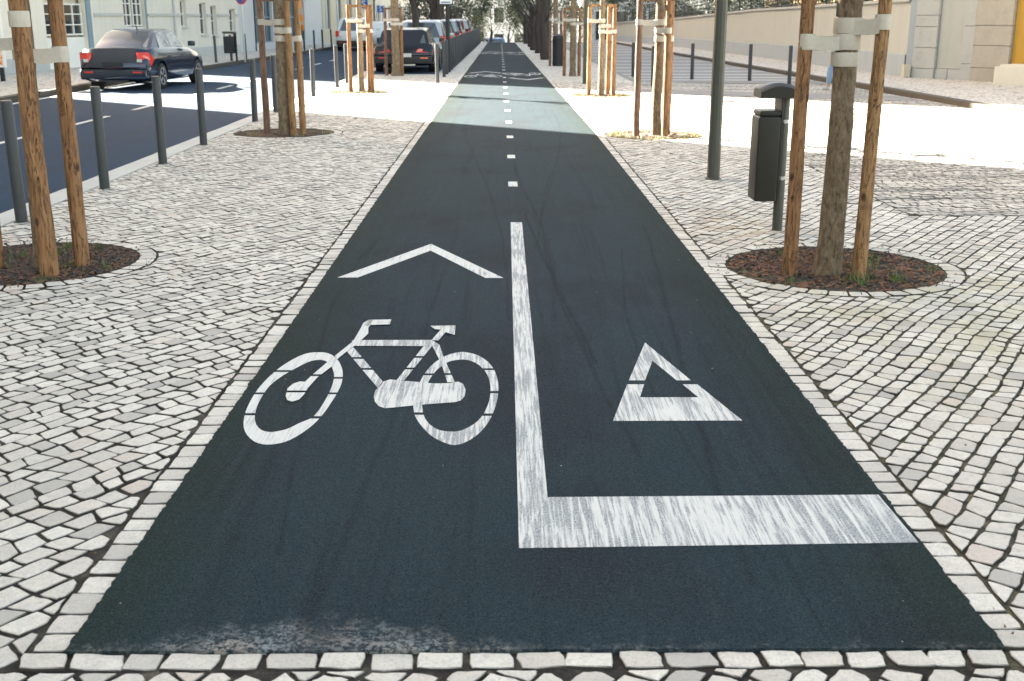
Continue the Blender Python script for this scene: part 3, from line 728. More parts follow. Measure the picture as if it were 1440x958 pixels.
for i, yy_ in enumerate([11.32 + 2.33 * j for j in range(29)]):
    lab = f'small white block on the cycle path, {ORD[i]} beyond the end of the long centre line'
    if d0 is None: d0 = tag(dm.build('centre_dash', 'road_paint'), lab, 'road marking', 'dotted centre line blocks'); o = d0
    else: o = d0.copy(); COL.objects.link(o); o['label'] = lab
    o.location = ((XL(yy_) + XR(yy_)) / 2 + .012, yy_, 0)
for dy, nm in ((28.2, 'first distant pair'), (49.5, 'farthest pair')):
    b2 = dup(bike, (bike.location.x, bike.location.y + dy, 0), label=f'small white bicycle symbol in the left lane, {nm} beyond the sunlit strip')
    c2 = dup(chev, (chev.location.x, chev.location.y + dy - .4, 0), label=f'thin chevron above the left bicycle symbol, {nm} beyond the sunlit strip')
    b3 = dup(bike, (.78, 9.8 + dy + bike.location.y - 4.2, 0), math.pi, label=f'upside-down bicycle symbol in the right lane, {nm} beyond the sunlit strip')
    b3.location.y = bike.location.y + dy + 1.2
    c3 = dup(chev, (.62, chev.location.y + dy - 4.0, 0), math.pi, label=f'chevron pointing to the camera in the right lane, {nm} beyond the sunlit strip')

# ------------------------------------------------------------------ tree pits, trees, stakes
def blades(n, cx, cy, r, h, seed, z=0.0, ring_only=False, spread=.03):
    rr = random.Random(seed); m = MB(); cl = [(rr.uniform(0, 6.28), (rr.uniform(.75, .97) if ring_only else rr.uniform(.1, .97)) * r) for _ in range(max(3, n // 14))]
    for i in range(n):
        a, d = rr.choice(cl); x = cx + math.cos(a) * d + rr.gauss(0, spread); y = cy + math.sin(a) * d + rr.gauss(0, spread)
        if math.hypot(x - cx, y - cy) > r * .985: continue
        hh = h * rr.uniform(.4, 1.2); t = rr.uniform(0, 6.28); l = hh * rr.uniform(.2, .9); wv = rr.uniform(.0018, .0035)
        dx, dy = math.cos(t), math.sin(t)
        m.add([(x - dy * wv, y + dx * wv, z), (x + dy * wv, y - dx * wv, z), (x + dx * l * .4 + dy * wv, y + dy * l * .4 - dx * wv, z + hh * .65), (x + dx * l * .4 - dy * wv, y + dy * l * .4 + dx * wv, z + hh * .65), (x + dx * l, y + dy * l, z + hh)],
              [(0, 1, 2, 3), (3, 2, 4)])
    return m
def chips(n, cx, cy, r, seed, z=0.0, big=1.0):
    rr = random.Random(seed); m = MB()
    for i in range(n):
        a = rr.uniform(0, 6.28); d = r * math.sqrt(rr.random()) * .97; x, y = cx + math.cos(a) * d, cy + math.sin(a) * d
        L = rr.uniform(.008, .028) * big; W_ = L * rr.uniform(.25, .7); H_ = rr.uniform(.003, .010); t = rr.uniform(0, 6.28); c_, s_ = math.cos(t), math.sin(t); tl = rr.uniform(-.01, .01)
        vs = []
        for (p, q, zz) in ((-L, -W_, 0), (L, -W_ * .6, 0), (L * .8, W_, 0), (-L * .7, W_ * .8, 0), (0, 0, H_)):
            vs.append((x + p * c_ - q * s_, y + p * s_ + q * c_, z + zz + (tl * (p / L)) + .004))
        m.add(vs, [(0, 1, 4), (1, 2, 4), (2, 3, 4), (3, 0, 4)])
    return m
def make_pit(cx, cy, r, label, soil, near, chip='chip_brown', grass=250, gm='grass_blade', gh=.07):
    t = thing('tree_pit', label, 'tree pit', (cx, cy, 0), 0, 'round tree pits in the pavement')
    m = MB(); N, K = 40, 12
    vs = [(cx, cy, .0)]
    for k_ in range(1, K + 1):
        for j in range(N):
            a = 2 * math.pi * j / N; rr_ = (r + .004) * k_ / K; x, y = cx + math.cos(a) * rr_, cy + math.sin(a) * rr_
            vs.append((x, y, .000 + .016 * noise.noise((x * 6, y * 6, 4)) + .010 * noise.noise((x * 19, y * 19, 1)) + .02 * (1 - k_ / K) - .016))
    fs = [(0, 1 + j, 1 + (j + 1) % N) for j in range(N)]
    for k_ in range(K - 1):
        for j in range(N):
            a_ = 1 + k_ * N + j; b_ = 1 + k_ * N + (j + 1) % N; fs.append((a_, a_ + N, b_ + N, b_))
    m.add(vs, fs); m.build('soil', soil, t, True, loc=(cx, cy, 0))
    n = int(2 * math.pi * (r + ring_w / 2) / .118); rest = MB()
    for j in range(n):
        a, b = 2 * math.pi * (j + .04) / n, 2 * math.pi * (j + .96) / n; r0, r1 = r + R.uniform(-.004, .004), r + ring_w + R.uniform(-.006, .003)
        P_ = [(cx + math.cos(a) * r0, cy + math.sin(a) * r0), (cx + math.cos(a) * r1, cy + math.sin(a) * r1), (cx + math.cos(b) * r1, cy + math.sin(b) * r1), (cx + math.cos(b) * r0, cy + math.sin(b) * r0)]
        vs, fs = solid(P_, .0035, .002, 0, detail=near); 
        if near:
            m = MB(); m.add(vs, fs, R.random() * .85 + .1); gx = sum(p[0] for p in P_) / 4; gy = sum(p[1] for p in P_) / 4; m.build('edging_stone', 'limestone', t, loc=(gx, gy, 0))
        else: rest.add(vs, fs, R.random() * .8 + .1)
    if not near: tag(rest.build('edging_stones', 'limestone', t, loc=(cx, cy, 0)), kind='stuff')
    tag(chips(1200 if near else 250, cx, cy, r, int(cx * 31 + cy * 7), -.006, 1.0 if near else 1.6).build('bark_chips', chip, t, loc=(cx, cy, 0)), kind='stuff')
    if near: tag(chips(260, cx, cy, r * 1.22, int(cx * 11 + 5), .004, .45).build('soil_crumbs', 'chip_brown', t, loc=(cx, cy, 0)), kind='stuff')
    if near: tag(chips(900, cx, cy, r, int(cx * 13 + 2), -.002, .8).build('dark_chips', 'dark_bark', t, loc=(cx, cy, 0)), kind='stuff')
    tag(blades(grass, cx, cy, r, gh, int(cx * 17 + cy * 3), -.008, ring_only=not near, spread=.03 if near else .05).build('grass', gm, t, loc=(cx, cy, 0)), kind='stuff')
    return t
make_pit(*PITS_R[0], 'round red-brown soil pit at the nearest tree on the right', 'soil', True, 'chip_red', 260)
make_pit(*PITS_L[0], 'dark soil pit cut by the left edge of the picture', 'grey_soil', True, 'chip_brown', 240)
make_pit(*PITS_L[1], 'round soil pit in shade on the left before the sunlit strip', 'grey_soil', False, 'chip_brown', 120, 'dry_grass')
make_pit(*PITS_R[1], 'sunlit pit of dry straw beside the tall dark lamp post', 'grey_soil', False, 'chip_brown', 900, 'dry_grass', .06)
make_pit(*PITS_R[2], 'small sunlit pit right of the path at the far edge of the light', 'grey_soil', False, 'chip_brown', 700, 'dry_grass', .06)
make_pit(*PITS_L[2], 'sunlit grassy pit on the left beside the road bollards', 'grey_soil', False, 'chip_brown', 700, 'dry_grass', .06)

STAKE_H = 1.88
def stake_mesh(x, y, r, h, seed, parent, mat, org, lean=(0, 0)):
    rr = random.Random(seed); N = 16; P_ = []; Q = []
    for i in range(N + 1):
        t = i / N; z = -.05 + (h + .05) * t
        P_.append((x + lean[0] * t + .006 * noise.noise((seed, t * 3, 0)), y + lean[1] * t + .006 * noise.noise((seed, 5, t * 3)), z)); Q.append(r * (1.08 - .14 * t) * (1 + .035 * noise.noise((seed * 2.1, t * 9, 2))))
    return MB().tube(P_, Q, 16, .07, seed).build('stake', mat, parent, True, loc=(*org, 0), angle=60)
def band(x, y, z0, z1, r, parent, org, name='tie_band'):
    m = MB(); n = 14; vs = []
    for (rr_, zz) in ((r, z0), (r * 1.03, z0 + .006), (r * 1.04, (z0 + z1) / 2), (r * 1.03, z1 - .006), (r, z1)):
        for j in range(n): vs.append((x + math.cos(6.2832 * j / n) * rr_, y + math.sin(6.2832 * j / n) * rr_, zz))
    fs = [(l * n + j, l * n + (j + 1) % n, (l + 1) * n + (j + 1) % n, (l + 1) * n + j) for l in range(4) for j in range(n)]
    m.add(vs, fs); return m.build(name, 'strap_fabric', parent, True, loc=(*org, 0))
def web(x0, y0, r0, x1, y1, r1, z0, z1, parent, org, sag=.0):
    """flat strap stretched from a stake to the trunk: two faces of webbing, one on each side"""
    d = Vector((x1 - x0, y1 - y0)); L = d.length; d.normalize(); n = Vector((-d.y, d.x)); m = MB()
    for s_ in (-1, 1):
        N = 6; vs = []
        for i in range(N + 1):
            t = i / N; rr_ = (r0 * (1 - t) + r1 * t) * (1 - .25 * math.sin(math.pi * t)); sg = -.012 * math.sin(math.pi * t)
            for zz in (z0 + sg + .004 * noise.noise((t * 5, s_, z0)), z1 + sg + .004 * noise.noise((t * 5, s_, z1 + 9))):
                for th_ in (0, .003): vs.append((x0 + d.x * L * t + n.x * (rr_ + th_) * s_, y0 + d.y * L * t + n.y * (rr_ + th_) * s_, zz))
        fs = []
        for i in range(N):
            o = i * 4; fs += [(o, o + 4, o + 6, o + 2), (o + 1, o + 3, o + 7, o + 5), (o, o + 1, o + 5, o + 4), (o + 2, o + 6, o + 7, o + 3)]
        m.add(vs, fs)
    return m.build('tie_strap', 'strap_fabric', parent, True, loc=(*org, 0), angle=40)
def leaves(rr, n, centres, size, mb):
    for _ in range(n):
        c_, r_ = rr.choice(centres); d = Vector((rr.gauss(0, 1), rr.gauss(0, 1), rr.gauss(0, 1))).normalized() * r_ * rr.random() ** .5
        p = Vector(c_) + d; a = Vector((rr.gauss(0, 1), rr.gauss(0, 1), rr.gauss(0, 1))).normalized(); b = a.orthogonal().normalized()
        b = (b + a.cross(b) * rr.uniform(-1, 1)).normalized(); s_ = size * rr.uniform(.6, 1.3)
        mb.add([p - a * s_, p - b * s_ * .4, p + a * s_, p + b * s_ * .4], [(0, 1, 2, 3)])
def grow(rr, base, top_z, r0, spread, nlimb, mb_w, tips, zfork):
    """limbs from a trunk that ends at base"""
    for i in range(nlimb):
        a = rr.uniform(0, 6.28); L = rr.uniform(.5, 1.0); P_ = [Vector(base) + Vector((0, 0, rr.uniform(-.25, 0) * (top_z - zfork)))]
        d = Vector((math.cos(a) * spread, math.sin(a) * spread, rr.uniform(.8, 1.5))).normalized(); st = (top_z - zfork) * L / 4
        for k_ in range(4):
            d = (d + Vector((rr.gauss(0, .16), rr.gauss(0, .16), .08))).normalized(); P_.append(P_[-1] + d * st)
            if k_ >= 1:
                e = (d + Vector((rr.gauss(0, .7), rr.gauss(0, .7), rr.uniform(0, .5)))).normalized(); q = [P_[-1], P_[-1] + e * st * .6, P_[-1] + e * st * .9 + Vector((0, 0, st * .3))]
                mb_w.tube(q, [r0 * .22, r0 * .14, r0 * .05], 5); tips.append(q[-1]); tips.append(q[1])
        mb_w.tube(P_, [r0 * .6, r0 * .45, r0 * .32, r0 * .2, r0 * .08], 6); tips.append(P_[-1])
def young_tree(x, y, r0, r1, label, seed, top=(0, 0), H=4.2, mat='bark', leafn=260):
    rr = random.Random(seed); t = thing('young_tree', label, 'tree', (x, y, 0), 0, 'young staked street trees'); org = (x, y)
    zf = 2.5; N = 30; P_, Q = [], []
    for i in range(N + 1):
        f = i / N; z = -.04 + (zf + .04) * f
        P_.append((x + top[0] * f * zf / 1.7 + .018 * noise.noise((seed, z * 1.1, 0)), y + top[1] * f + .018 * noise.noise((seed, 9, z * 1.1)), z))
        Q.append((r0 + (r1 - r0) * f) * (1 + .30 * math.exp(-max(z, 0) / .07)) * (1 + .05 * noise.noise((seed, z * 6, 3))))
    MB().tube(P_, Q, 22, .10, seed).build('trunk', mat, t, True, loc=(*org, 0), angle=70)
    wd = MB(); tips = []; grow(rr, P_[-1], H, r1, .55, 7, wd, tips, zf); wd.build('branch', mat, t, True, loc=(*org, 0))
    lf = MB(); leaves(rr, leafn, [(p, .22) for p in tips], .035, lf); tag(lf.build('crown', 'leaf_green', t, loc=(*org, 0)))
    return t
ST = 'the young tree'
young_tree(2.108, 7.24, .082, .062, 'thick barked young tree in the red-brown pit on the right', 5, (.03, 0))
s = thing('tree_support', 'orange-brown stakes with white straps round the nearest right-hand tree', 'tree support', (2.1, 7.24, 0), 0, 'staked tree supports'); o_ = (2.1, 7.24)
stake_mesh(1.86, 7.22, .044, STAKE_H, 1, s, 'stake_wood', o_); stake_mesh(2.265, 7.08, .042, STAKE_H, 2, s, 'pale_stake_wood', o_, (.03, .02)); stake_mesh(2.22, 7.52, .042, STAKE_H, 3, s, 'pale_stake_wood', o_)
for z0, z1, (x_, y_, r_) in ((1.41, 1.505, (1.868, 7.22, .048)), (1.53, 1.62, (2.287, 7.095, .046)), (1.41, 1.505, (2.118, 7.24, .084)), (1.507, 1.60, (2.12, 7.24, .085)), (1.31, 1.395, (2.116, 7.24, .083))): band(x_, y_, z0, z1, r_, s, o_)
web(1.865, 7.22, .046, 2.115, 7.24, .072, 1.415, 1.50, s, o_); web(2.118, 7.24, .074, 2.29, 7.095, .044, 1.51, 1.60, s, o_); web(2.22, 7.5, .044, 2.118, 7.24, .07, 1.61, 1.69, s, o_)
MB().box(1.82, 2.34, 7.13, 7.16, 1.80, 1.86).build('crossbar', 'stake_wood', s, loc=(2.1, 7.24, 0))
young_tree(-3.06, 7.48, .066, .055, 'dark-barked young tree behind the stakes at the left edge', 15, (.02, 0))
s = thing('tree_support', 'thick orange stakes and pale straps at the left edge of the picture', 'tree support', (-3.06, 7.4, 0), 0, 'staked tree supports'); o_ = (-3.06, 7.4)
stake_mesh(-2.935, 7.22, .055, STAKE_H, 11, s, 'stake_wood', o_, (-.012, 0)); stake_mesh(-2.835, 7.54, .048, STAKE_H, 12, s, 'stake_wood', o_, (-.0, 0)); stake_mesh(-3.355, 7.42, .045, STAKE_H, 13, s, 'stake_wood', o_)
for z0, z1, (x_, y_, r_) in ((1.545, 1.64, (-2.943, 7.22, .060)), (1.545, 1.64, (-3.045, 7.48, .062)), (1.325, 1.425, (-2.835, 7.54, .051)), (1.34, 1.43, (-3.047, 7.48, .064)), (1.40, 1.49, (-3.355, 7.42, .046))): band(x_, y_, z0, z1, r_, s, o_)
web(-2.835, 7.54, .05, -3.045, 7.48, .062, 1.33, 1.42, s, o_); web(-3.355, 7.42, .046, -3.05, 7.48, .062, 1.41, 1.485, s, o_); web(-2.943, 7.22, .056, -3.045, 7.48, .06, 1.55, 1.635, s, o_)
MB().box(-3.39, -2.79, 7.38, 7.41, 1.80, 1.86).build('crossbar', 'stake_wood', s, loc=(-3.06, 7.4, 0))
def staked(x, y, label_t, label_s, offs, seed, r0=.075, r1=.06, mats=('grey_stake_wood', 'pale_stake_wood', 'pale_stake_wood'), top=(0, 0), H=4.2, leafn=200, rs=.045, bar=True, bandz=(1.5, 1.6)):
    young_tree(x, y, r0, r1, label_t, seed, top, H, leafn=leafn)
    s = thing('tree_support', label_s, 'tree support', (x, y, 0), 0, 'staked tree supports'); o_ = (x, y)
    for i, (dx, dy) in enumerate(offs): stake_mesh(x + dx, y + dy, rs, STAKE_H - .06, seed * 3 + i, s, mats[i % len(mats)], o_)
    if bar:
        a, b = min(offs), max(offs)
        vx, vy = b[0] - a[0], b[1] - a[1]; L = math.hypot(vx, vy); nx, ny = -vy / L, vx / L
        P_ = [(x + a[0] - vx / L * .04 + nx * .02 * s_, y + a[1] - vy / L * .04 + ny * .02 * s_) for s_ in (-1, 1)] + [(x + b[0] + vx / L * .04 + nx * .02 * s_, y + b[1] + vy / L * .04 + ny * .02 * s_) for s_ in (1, -1)]
        MB().prism(P_, STAKE_H - .06, STAKE_H - .005).build('crossbar', mats[0], s, loc=(x, y, 0))
    for i, (dx, dy) in enumerate(offs):
        z0 = bandz[0] - .11 * i + .0; z1 = z0 + .08
        band(x + dx, y + dy, z0, z1, rs * 1.03, s, o_); web(x + dx, y + dy, rs, x, y, (r0 + r1) / 2 * 1.02, z0 + .004, z1 - .004, s, o_)
        band(x, y, z0, z1, (r0 + r1) / 2 * 1.09, s, o_)
    return s
staked(-3.12, 16.55, 'slim grey-barked young tree in the shaded left pit', 'weathered leaning stakes round the tree in the shaded left pit', [(-.30, .18), (.13, -.10), (.25, .0)], 21, .085, .062)
staked(2.17, 16.3, 'sunlit young tree right of the path next to the lamp post', 'sunlit pale stakes round the tree beside the lamp post', [(-.29, -.06), (.10, -.15), (.17, .12)], 31, .07, .055, ('grey_stake_wood', 'stake_wood', 'stake_wood'))
staked(2.10, 24.9, 'sunlit young tree right of the path at the far edge of the light', 'two pale sunlit stakes with a crossbar, farther along right of the path', [(-.26, .05), (.17, .3), (.26, .0)], 41, .065, .055, ('pale_stake_wood', 'stake_wood', 'stake_wood'))
staked(-3.17, 26.15, 'sunlit young tree on the left among the road bollards', 'orange stakes with a pale crossbar on the sunlit left pavement', [(-.23, -.1), (.18, .0), (.23, .1)], 51, .068, .055, ('stake_wood', 'stake_wood', 'stake_wood'))
staked(-3.05, 33.45, 'forked dark tree standing right behind the black car', 'reddish stakes round the forked tree behind the black car', [(-.30, .2), (.17, .0)], 61, .125, .105, ('grey_stake_wood', 'stake_wood'))
staked(1.99, 33.3, 'dark young tree right of the path just past the sunlight', 'reddish stakes with crossbar right of the path in the shade', [(-.24, .0), (.18, .0)], 71, .09, .075, ('stake_wood', 'stake_wood'))
staked(1.86, 41.6, 'dark young tree beside the round black bin, right of the path', 'thin reddish stakes beside the round black bin', [(-.24, -1.4), (.2, .0)], 81, .09, .08, ('grey_stake_wood', 'grey_stake_wood'), bar=False)

# older trees along both sides, far down the street
def crown_tree(x, y, z, H, r0, crown_r, leafn, label, seed, cat='tree', lf='dark_leaf', zlow=None, group='mature street trees', name='street_tree', size=.085):
    rr = random.Random(seed); t = thing(name, label, cat, (x, y, z), 0, group); zf = zlow if zlow is not None else H * .38
    P_ = [(x + .12 * noise.noise((seed, f * 3, 0)), y, z - .1 + (zf + .1) * f) for f in [i / 8 for i in range(9)]]
    MB().tube(P_, [r0 * (1.25 - .4 * f / 8) for f in range(9)], 10, .12, seed).build('trunk', 'dark_bark', t, True, loc=(x, y, z))
    wd = MB(); tips = []; grow(rr, P_[-1], z + H, r0 * .38, .8, 6, wd, tips, z + zf)
    wd.build('branch', 'dark_bark', t, True, loc=(x, y, z))
    cs = [(p, crown_r * rr.uniform(.25, .5)) for p in tips if rr.random() < .8]
    m = MB(); leaves(rr, leafn, cs, size, m); m.build('crown', lf, t, loc=(x, y, z)); return t
crown_tree(1.78, 50, 0, 8, .17, 1.6, 2600, 'dark mature tree trunk right of the path, nearer of the bare-stemmed row', 101)
for i, (x, y) in enumerate([(1.62, 46.4), (1.66, 55), (1.58, 60), (1.6, 67), (1.5, 75)]):
    crown_tree(x, y, 0, 8 + i * .3, .13 + .01 * i, 1.8, 1500, f'dark trunk right of the far cycle path, {ORD[i]} of the close row', 110 + i, zlow=2.6 - .2 * i, group='dark trunks right of the far path')
for i, (x, y) in enumerate([(-3.05, 41.4), (-3.0, 50.0), (-3.0, 53.6), (-3.0, 59), (-3.0, 68), (-3.0, 76)]):
    crown_tree(x, y, 0, 8 + i * .2, (.12, .08, .22, .11, .10, .10)[i], 1.7, 700, ['bare-stemmed tree rising behind the roof of the black car', 'thin tree among the parked cars behind the black car', 'thickest trunk standing among the parked cars', 'dark trunk beside the row of parked cars, past the thickest one', 'farther dark trunk beyond the thickest one in the parked row', 'last dark trunk of the parked row'][i], 130 + i, zlow=2.7 - .15 * i)
spots = [(-6.0, 88, -.6), (-3.2, 86, -.5), (-.9, 92, -.9), (1.6, 84, -.4), (3.6, 90, -.8), (6.3, 95, -1.1), (-8.5, 98, -1.3), (.5, 104, -1.8), (-3.5, 106, -1.9), (5.0, 108, -2.0), (8.8, 88, -.6), (-1.8, 116, -2.6), (2.6, 120, -2.9)]
for i, (x, y, z) in enumerate(spots):
    crown_tree(x, y, z - .1, 6.5 + (i * 37 % 5) * .35, .10, 2.0, 2500, ['dark leafy tree', 'olive leafy tree'][i % 2] + f' of the far clump below the crest, {ORD[i]} from the front', 160 + i, zlow=.9 + (i % 4) * .4, lf=['dark_leaf', 'olive_leaf'][i % 2], group='trees of the far clump', size=.10)

# ------------------------------------------------------------------ bollards, posts, bins
def make_bollard(label, group):
    t = thing('bollard', label, 'bollard', (0, 0, 0), 0, group)
    MB().tube([(0, 0, -.05), (0, 0, .945), (0, 0, .957)], [.0475, .0475, .043], 20).build('post', 'bollard_paint', t, True, angle=35)
    MB().tube([(0, 0, .9575), (0, 0, .968), (0, 0, .972)], [.046, .045, .038], 20).build('cap', 'post_paint', t, True, angle=35)
    MB().tube([(0, 0, -.02), (0, 0, .006), (0, 0, .010)], [.060, .060, .049], 20).build('collar', 'bollard_paint', t, True, angle=35)
    return t
bl_lab = ['nearest road bollard, standing behind the left-edge tree stakes', 'leaning-looking bollard second along the near kerb', 'third bollard along the near kerb, in front of the navy car', 'fourth bollard along the near kerb', 'bollard just left of the shaded pit and its weathered stakes', 'bollard hidden behind the trunk in the shaded left pit',
          'sunlit-faced bollard past the shaded pit on the near kerb', 'sunlit bollard left of the orange stakes', 'sunlit bollard touching the orange stakes on the left']
b0 = None
for (x, y), lb in zip([(-3.92, 9.21), (-3.88, 11.1), (-3.88, 13.07), (-3.91, 15.03), (-3.97, 18.52), (-3.99, 20.38), (-3.99, 24.5), (-3.95, 27.8), (-3.96, 29.64)], bl_lab):
    if b0 is None: b0 = make_bollard(lb, 'bollards along the near kerb'); o = b0
    else: o = dup(b0, label=lb)
    o.location = (x, y, 0); o.rotation_euler = (math.radians(R.gauss(0, .35)), math.radians(R.gauss(0, .45)), R.uniform(0, 6))
y = 29.63; i = 0
while y < 78:
    lb = ['sunlit bollard at the front end of the row beside the path', 'second bollard from the front of the row beside the path'][i] if i < 2 else f'dark bollard between parked cars and path, {ORD[i]} from the sunlit end of the row'
    o = dup(b0, (-1.66 + .0035 * (y - 30), y, 0), label=lb, group='bollards between parked cars and path'); y += 3.2 if i == 0 else 1.5; i += 1
for (x, y), lb in zip([(-11.5, 28.3), (-11.28, 30.37), (-10.64, 43.54), (-10.4, 45.0), (-10.35, 47.32), (-10.2, 49.92), (-10.1, 57.25), (-10.05, 59.6), (-10.0, 62.49), (-9.95, 65), (-9.9, 68), (-9.87, 71), (-9.85, 74)],
        ['bollard on the far pavement behind the left-edge strap', 'bollard on the far pavement just left of the navy car', 'bollard on the far pavement right of the navy car', 'bollard next to the small litter bin on the far pavement', 'bollard right of the no-parking sign pole', 'bollard on the far pavement seen past the weathered stakes'] + [f'bollard in the far row before the dark shopfront, {ORD[j]} of the row' for j in range(7)]):
    dup(b0, (x, y, 0), label=lb, group='bollards along the far pavement')
for (x, y), lb in zip([(3.64, 32.61), (3.65, 28.33), (5.08, 31.3), (6.48, 30.58), (7.12, 28.92)],
        ['thin dark bollard left of the sunlit right-hand tree', 'bollard nearly touching the sunlit right-hand tree', 'bollard between the sunlit tree and the lamp post', 'bollard right of the lamp post, before the cream wall', 'bollard just behind the litter bin, before the cream wall']):
    dup(b0, (x, y, -.03), label=lb, group='bollards before the cream wall')

def lamp(x, y, label, r=.066, lean=0.0):
    t = thing('lamp_post', label, 'lamp post', (x, y, 0), 0, 'dark lamp posts right of the path')
    m = MB(); m.tube([(x, y, -.05), (x, y, 3.0), (x, y, 6.2)], [r, r * .92, r * .62], 12); m.build('pole', 'post_paint', t, True, loc=(x, y, 0), angle=20)
    MB().tube([(x, y, -.02), (x, y, .012), (x, y, .02)], [r * 1.25, r * 1.25, r], 16).build('base_plate', 'post_paint', t, True, loc=(x, y, 0), angle=30)
    MB().tube([(x, y, 6.1), (x + .02, y + .3, 6.4), (x + .02, y + 1.0, 6.5)], [.04, .035, .03], 8).build('arm', 'post_paint', t, True, loc=(x, y, 0))
    MB().box(x - .11, x + .11, y + .7, y + 1.35, 6.46, 6.56).build('lamp_head', 'post_paint', t, loc=(x, y, 0))
    return t
lamp(2.165, 11.72, 'tall dark lamp post on the right pavement near the bin')
lamp(2.07, 29.3, 'second tall dark lamp post, right of the far sunlit tree')
lamp(1.88, 47.3, 'distant dark lamp post among the right-hand trunks')

# litter bin on a post (near right)
def rbox(x0, x1, y0, y1, z0, z1, b, name, mat, parent, loc):
    bm = bmesh.new(); bmesh.ops.create_cube(bm, size=1)
    for v in bm.verts: v.co = Vector(((x0 + x1) / 2 + v.co.x * (x1 - x0), (y0 + y1) / 2 + v.co.y * (y1 - y0), (z0 + z1) / 2 + v.co.z * (z1 - z0)))
    bmesh.ops.bevel(bm, geom=bm.edges[:], offset=b, segments=3, affect='EDGES', profile=.6)
    for v in bm.verts: v.co -= Vector(loc)
    me = bpy.data.meshes.new(name); bm.to_mesh(me); bm.free(); me.shade_smooth(); me.set_sharp_from_angle(angle=math.radians(35)); me.materials.append(M[mat])
    o = bpy.data.objects.new(name, me); COL.objects.link(o)
    if parent: o.parent = parent; o.location = Vector(loc) - parent.location if parent.location.length else loc
    return o
bx, by = 2.145, 8.80
t = thing('litter_bin', 'dark litter bin with domed hood hung on a round post', 'litter bin', (bx, by, 0)); L0 = (bx, by, 0)
MB().cyl(bx, by, -.05, 1.06, .039, 20, bev=.008).build('post', 'post_paint', t, True, loc=L0, angle=35)
rbox(1.925, 2.095, by - .13, by + .13, .24, .885, .022, 'bin_body', 'bin_plastic', t, L0)
rbox(1.935, 2.093, by - .122, by + .122, .886, .925, .012, 'bin_rim', 'bin_plastic', t, L0)
m = MB(); N = 10; vs = []; top_, bot_ = [], []
for i in range(N + 1):
    f = i / N; x_ = 1.93 + (2.235 - 1.93) * f; zt = 1.085 + .045 * math.sin(math.pi * min(1, f * 1.0)) ; 
    for y_, dz in ((by - .13, -.025), (by - .09, 0), (by + .09, 0), (by + .13, -.025)): vs.append((x_, y_, zt + dz))
o4 = len(vs)
for i in range(N + 1):
    x_ = 1.93 + (2.235 - 1.93) * i / N
    for y_ in (by - .13, by + .13): vs.append((x_, y_, 1.02))
fs = []
for i in range(N):
    a = i * 4; fs += [(a, a + 4, a + 5, a + 1), (a + 1, a + 5, a + 6, a + 2), (a + 2, a + 6, a + 7, a + 3)]
    c_ = o4 + i * 2; fs += [(a, c_, c_ + 2, a + 4), (a + 3, a + 7, c_ + 3, c_ + 1), (c_, c_ + 1, c_ + 3, c_ + 2)]
fs += [(0, 1, 2, 3, o4 + 1, o4), tuple(reversed((N * 4, N * 4 + 1, N * 4 + 2, N * 4 + 3, o4 + N * 2 + 1, o4 + N * 2)))]
m.add(vs, fs); m.build('hood', 'bin_plastic', t, True, loc=L0, angle=35)
rbox(2.098, 2.190, by + .042, by + .128, .86, 1.03, .008, 'bracket', 'bin_plastic', t, L0)
rbox(2.094, 2.110, by - .12, by + .12, .30, 1.02, .005, 'back_plate', 'bin_plastic', t, L0)
for z_ in (.40, .83):
    MB().cyl(bx, by, z_, z_ + .022, .044, 20).build('clamp', 'steel', t, True, loc=L0, angle=35)
    MB().box(bx - .012, bx + .012, by - .066, by - .043, z_ - .002, z_ + .024).build('bolt', 'steel', t, loc=L0)
# round black bin far right of path, small bin over the road
t = thing('litter_bin', 'round black bin right of the path among the far trunks', 'litter bin', (1.90, 40.3, 0)); L0 = (1.9, 40.3, 0)
MB().tube([(1.9, 40.3, 0), (1.9, 40.3, .9), (1.9, 40.3, .92)], [.19, .20, .18], 18).build('bin_body', 'black_metal', t, True, loc=L0, angle=35)
MB().tube([(1.9, 40.3, .93), (1.9, 40.3, 1.0), (1.9, 40.3, 1.06)], [.20, .19, .06], 18).build('lid', 'black_metal', t, True, loc=L0, angle=35)
t = thing('litter_bin', 'small dark litter bin on the far pavement left of the sign pole', 'litter bin', (-10.35, 44.6, 0)); L0 = (-10.35, 44.6, 0)
rbox(-10.56, -10.16, 44.5, 44.8, .30, .92, .03, 'bin_body', 'black_metal', t, L0)
rbox(-10.58, -10.14, 44.48, 44.82, 1.02, 1.10, .02, 'hood', 'post_paint', t, L0)
MB().cyl(-10.12, 44.65, -.05, 1.05, .04, 12).build('post', 'black_metal', t, True, loc=L0, angle=35)
MB().box(-10.56, -10.53, 44.63, 44.67, .9, 1.03).box(-10.2, -10.17, 44.63, 44.67, .9, 1.03).build('bracket', 'black_metal', t, loc=L0)

# signs
def disc(x, y, z, r, mat, name, parent, d, L0, seg=24, inner=0):
    m = MB(); vs = []; n = seg
    for yy_ in (y - d, y):
        for j in range(n): vs.append((x + math.cos(6.2832 * j / n) * r, yy_, z + math.sin(6.2832 * j / n) * r))
    m.add(vs, [tuple(range(n)), tuple(range(2 * n - 1, n - 1, -1))] + [(j, n + j, n + (j + 1) % n, (j + 1) % n) for j in range(n)])
    return m.build(name, mat, parent, loc=L0)
x_, y_ = -9.93, 45.2
t = thing('no_parking_sign', 'round no-parking sign on a pale pole over the far pavement', 'road sign', (x_, y_, 0)); L0 = (x_, y_, 0)
MB().cyl(x_, y_, -.05, 2.55, .035, 10).build('pole', 'steel', t, True, loc=L0, angle=35)
disc(x_, y_ - .04, 2.28, .20, 'sign_red', 'sign_face', t, .01, L0); disc(x_, y_ - .052, 2.28, .155, 'sign_blue', 'blue_disc', t, .006, L0)
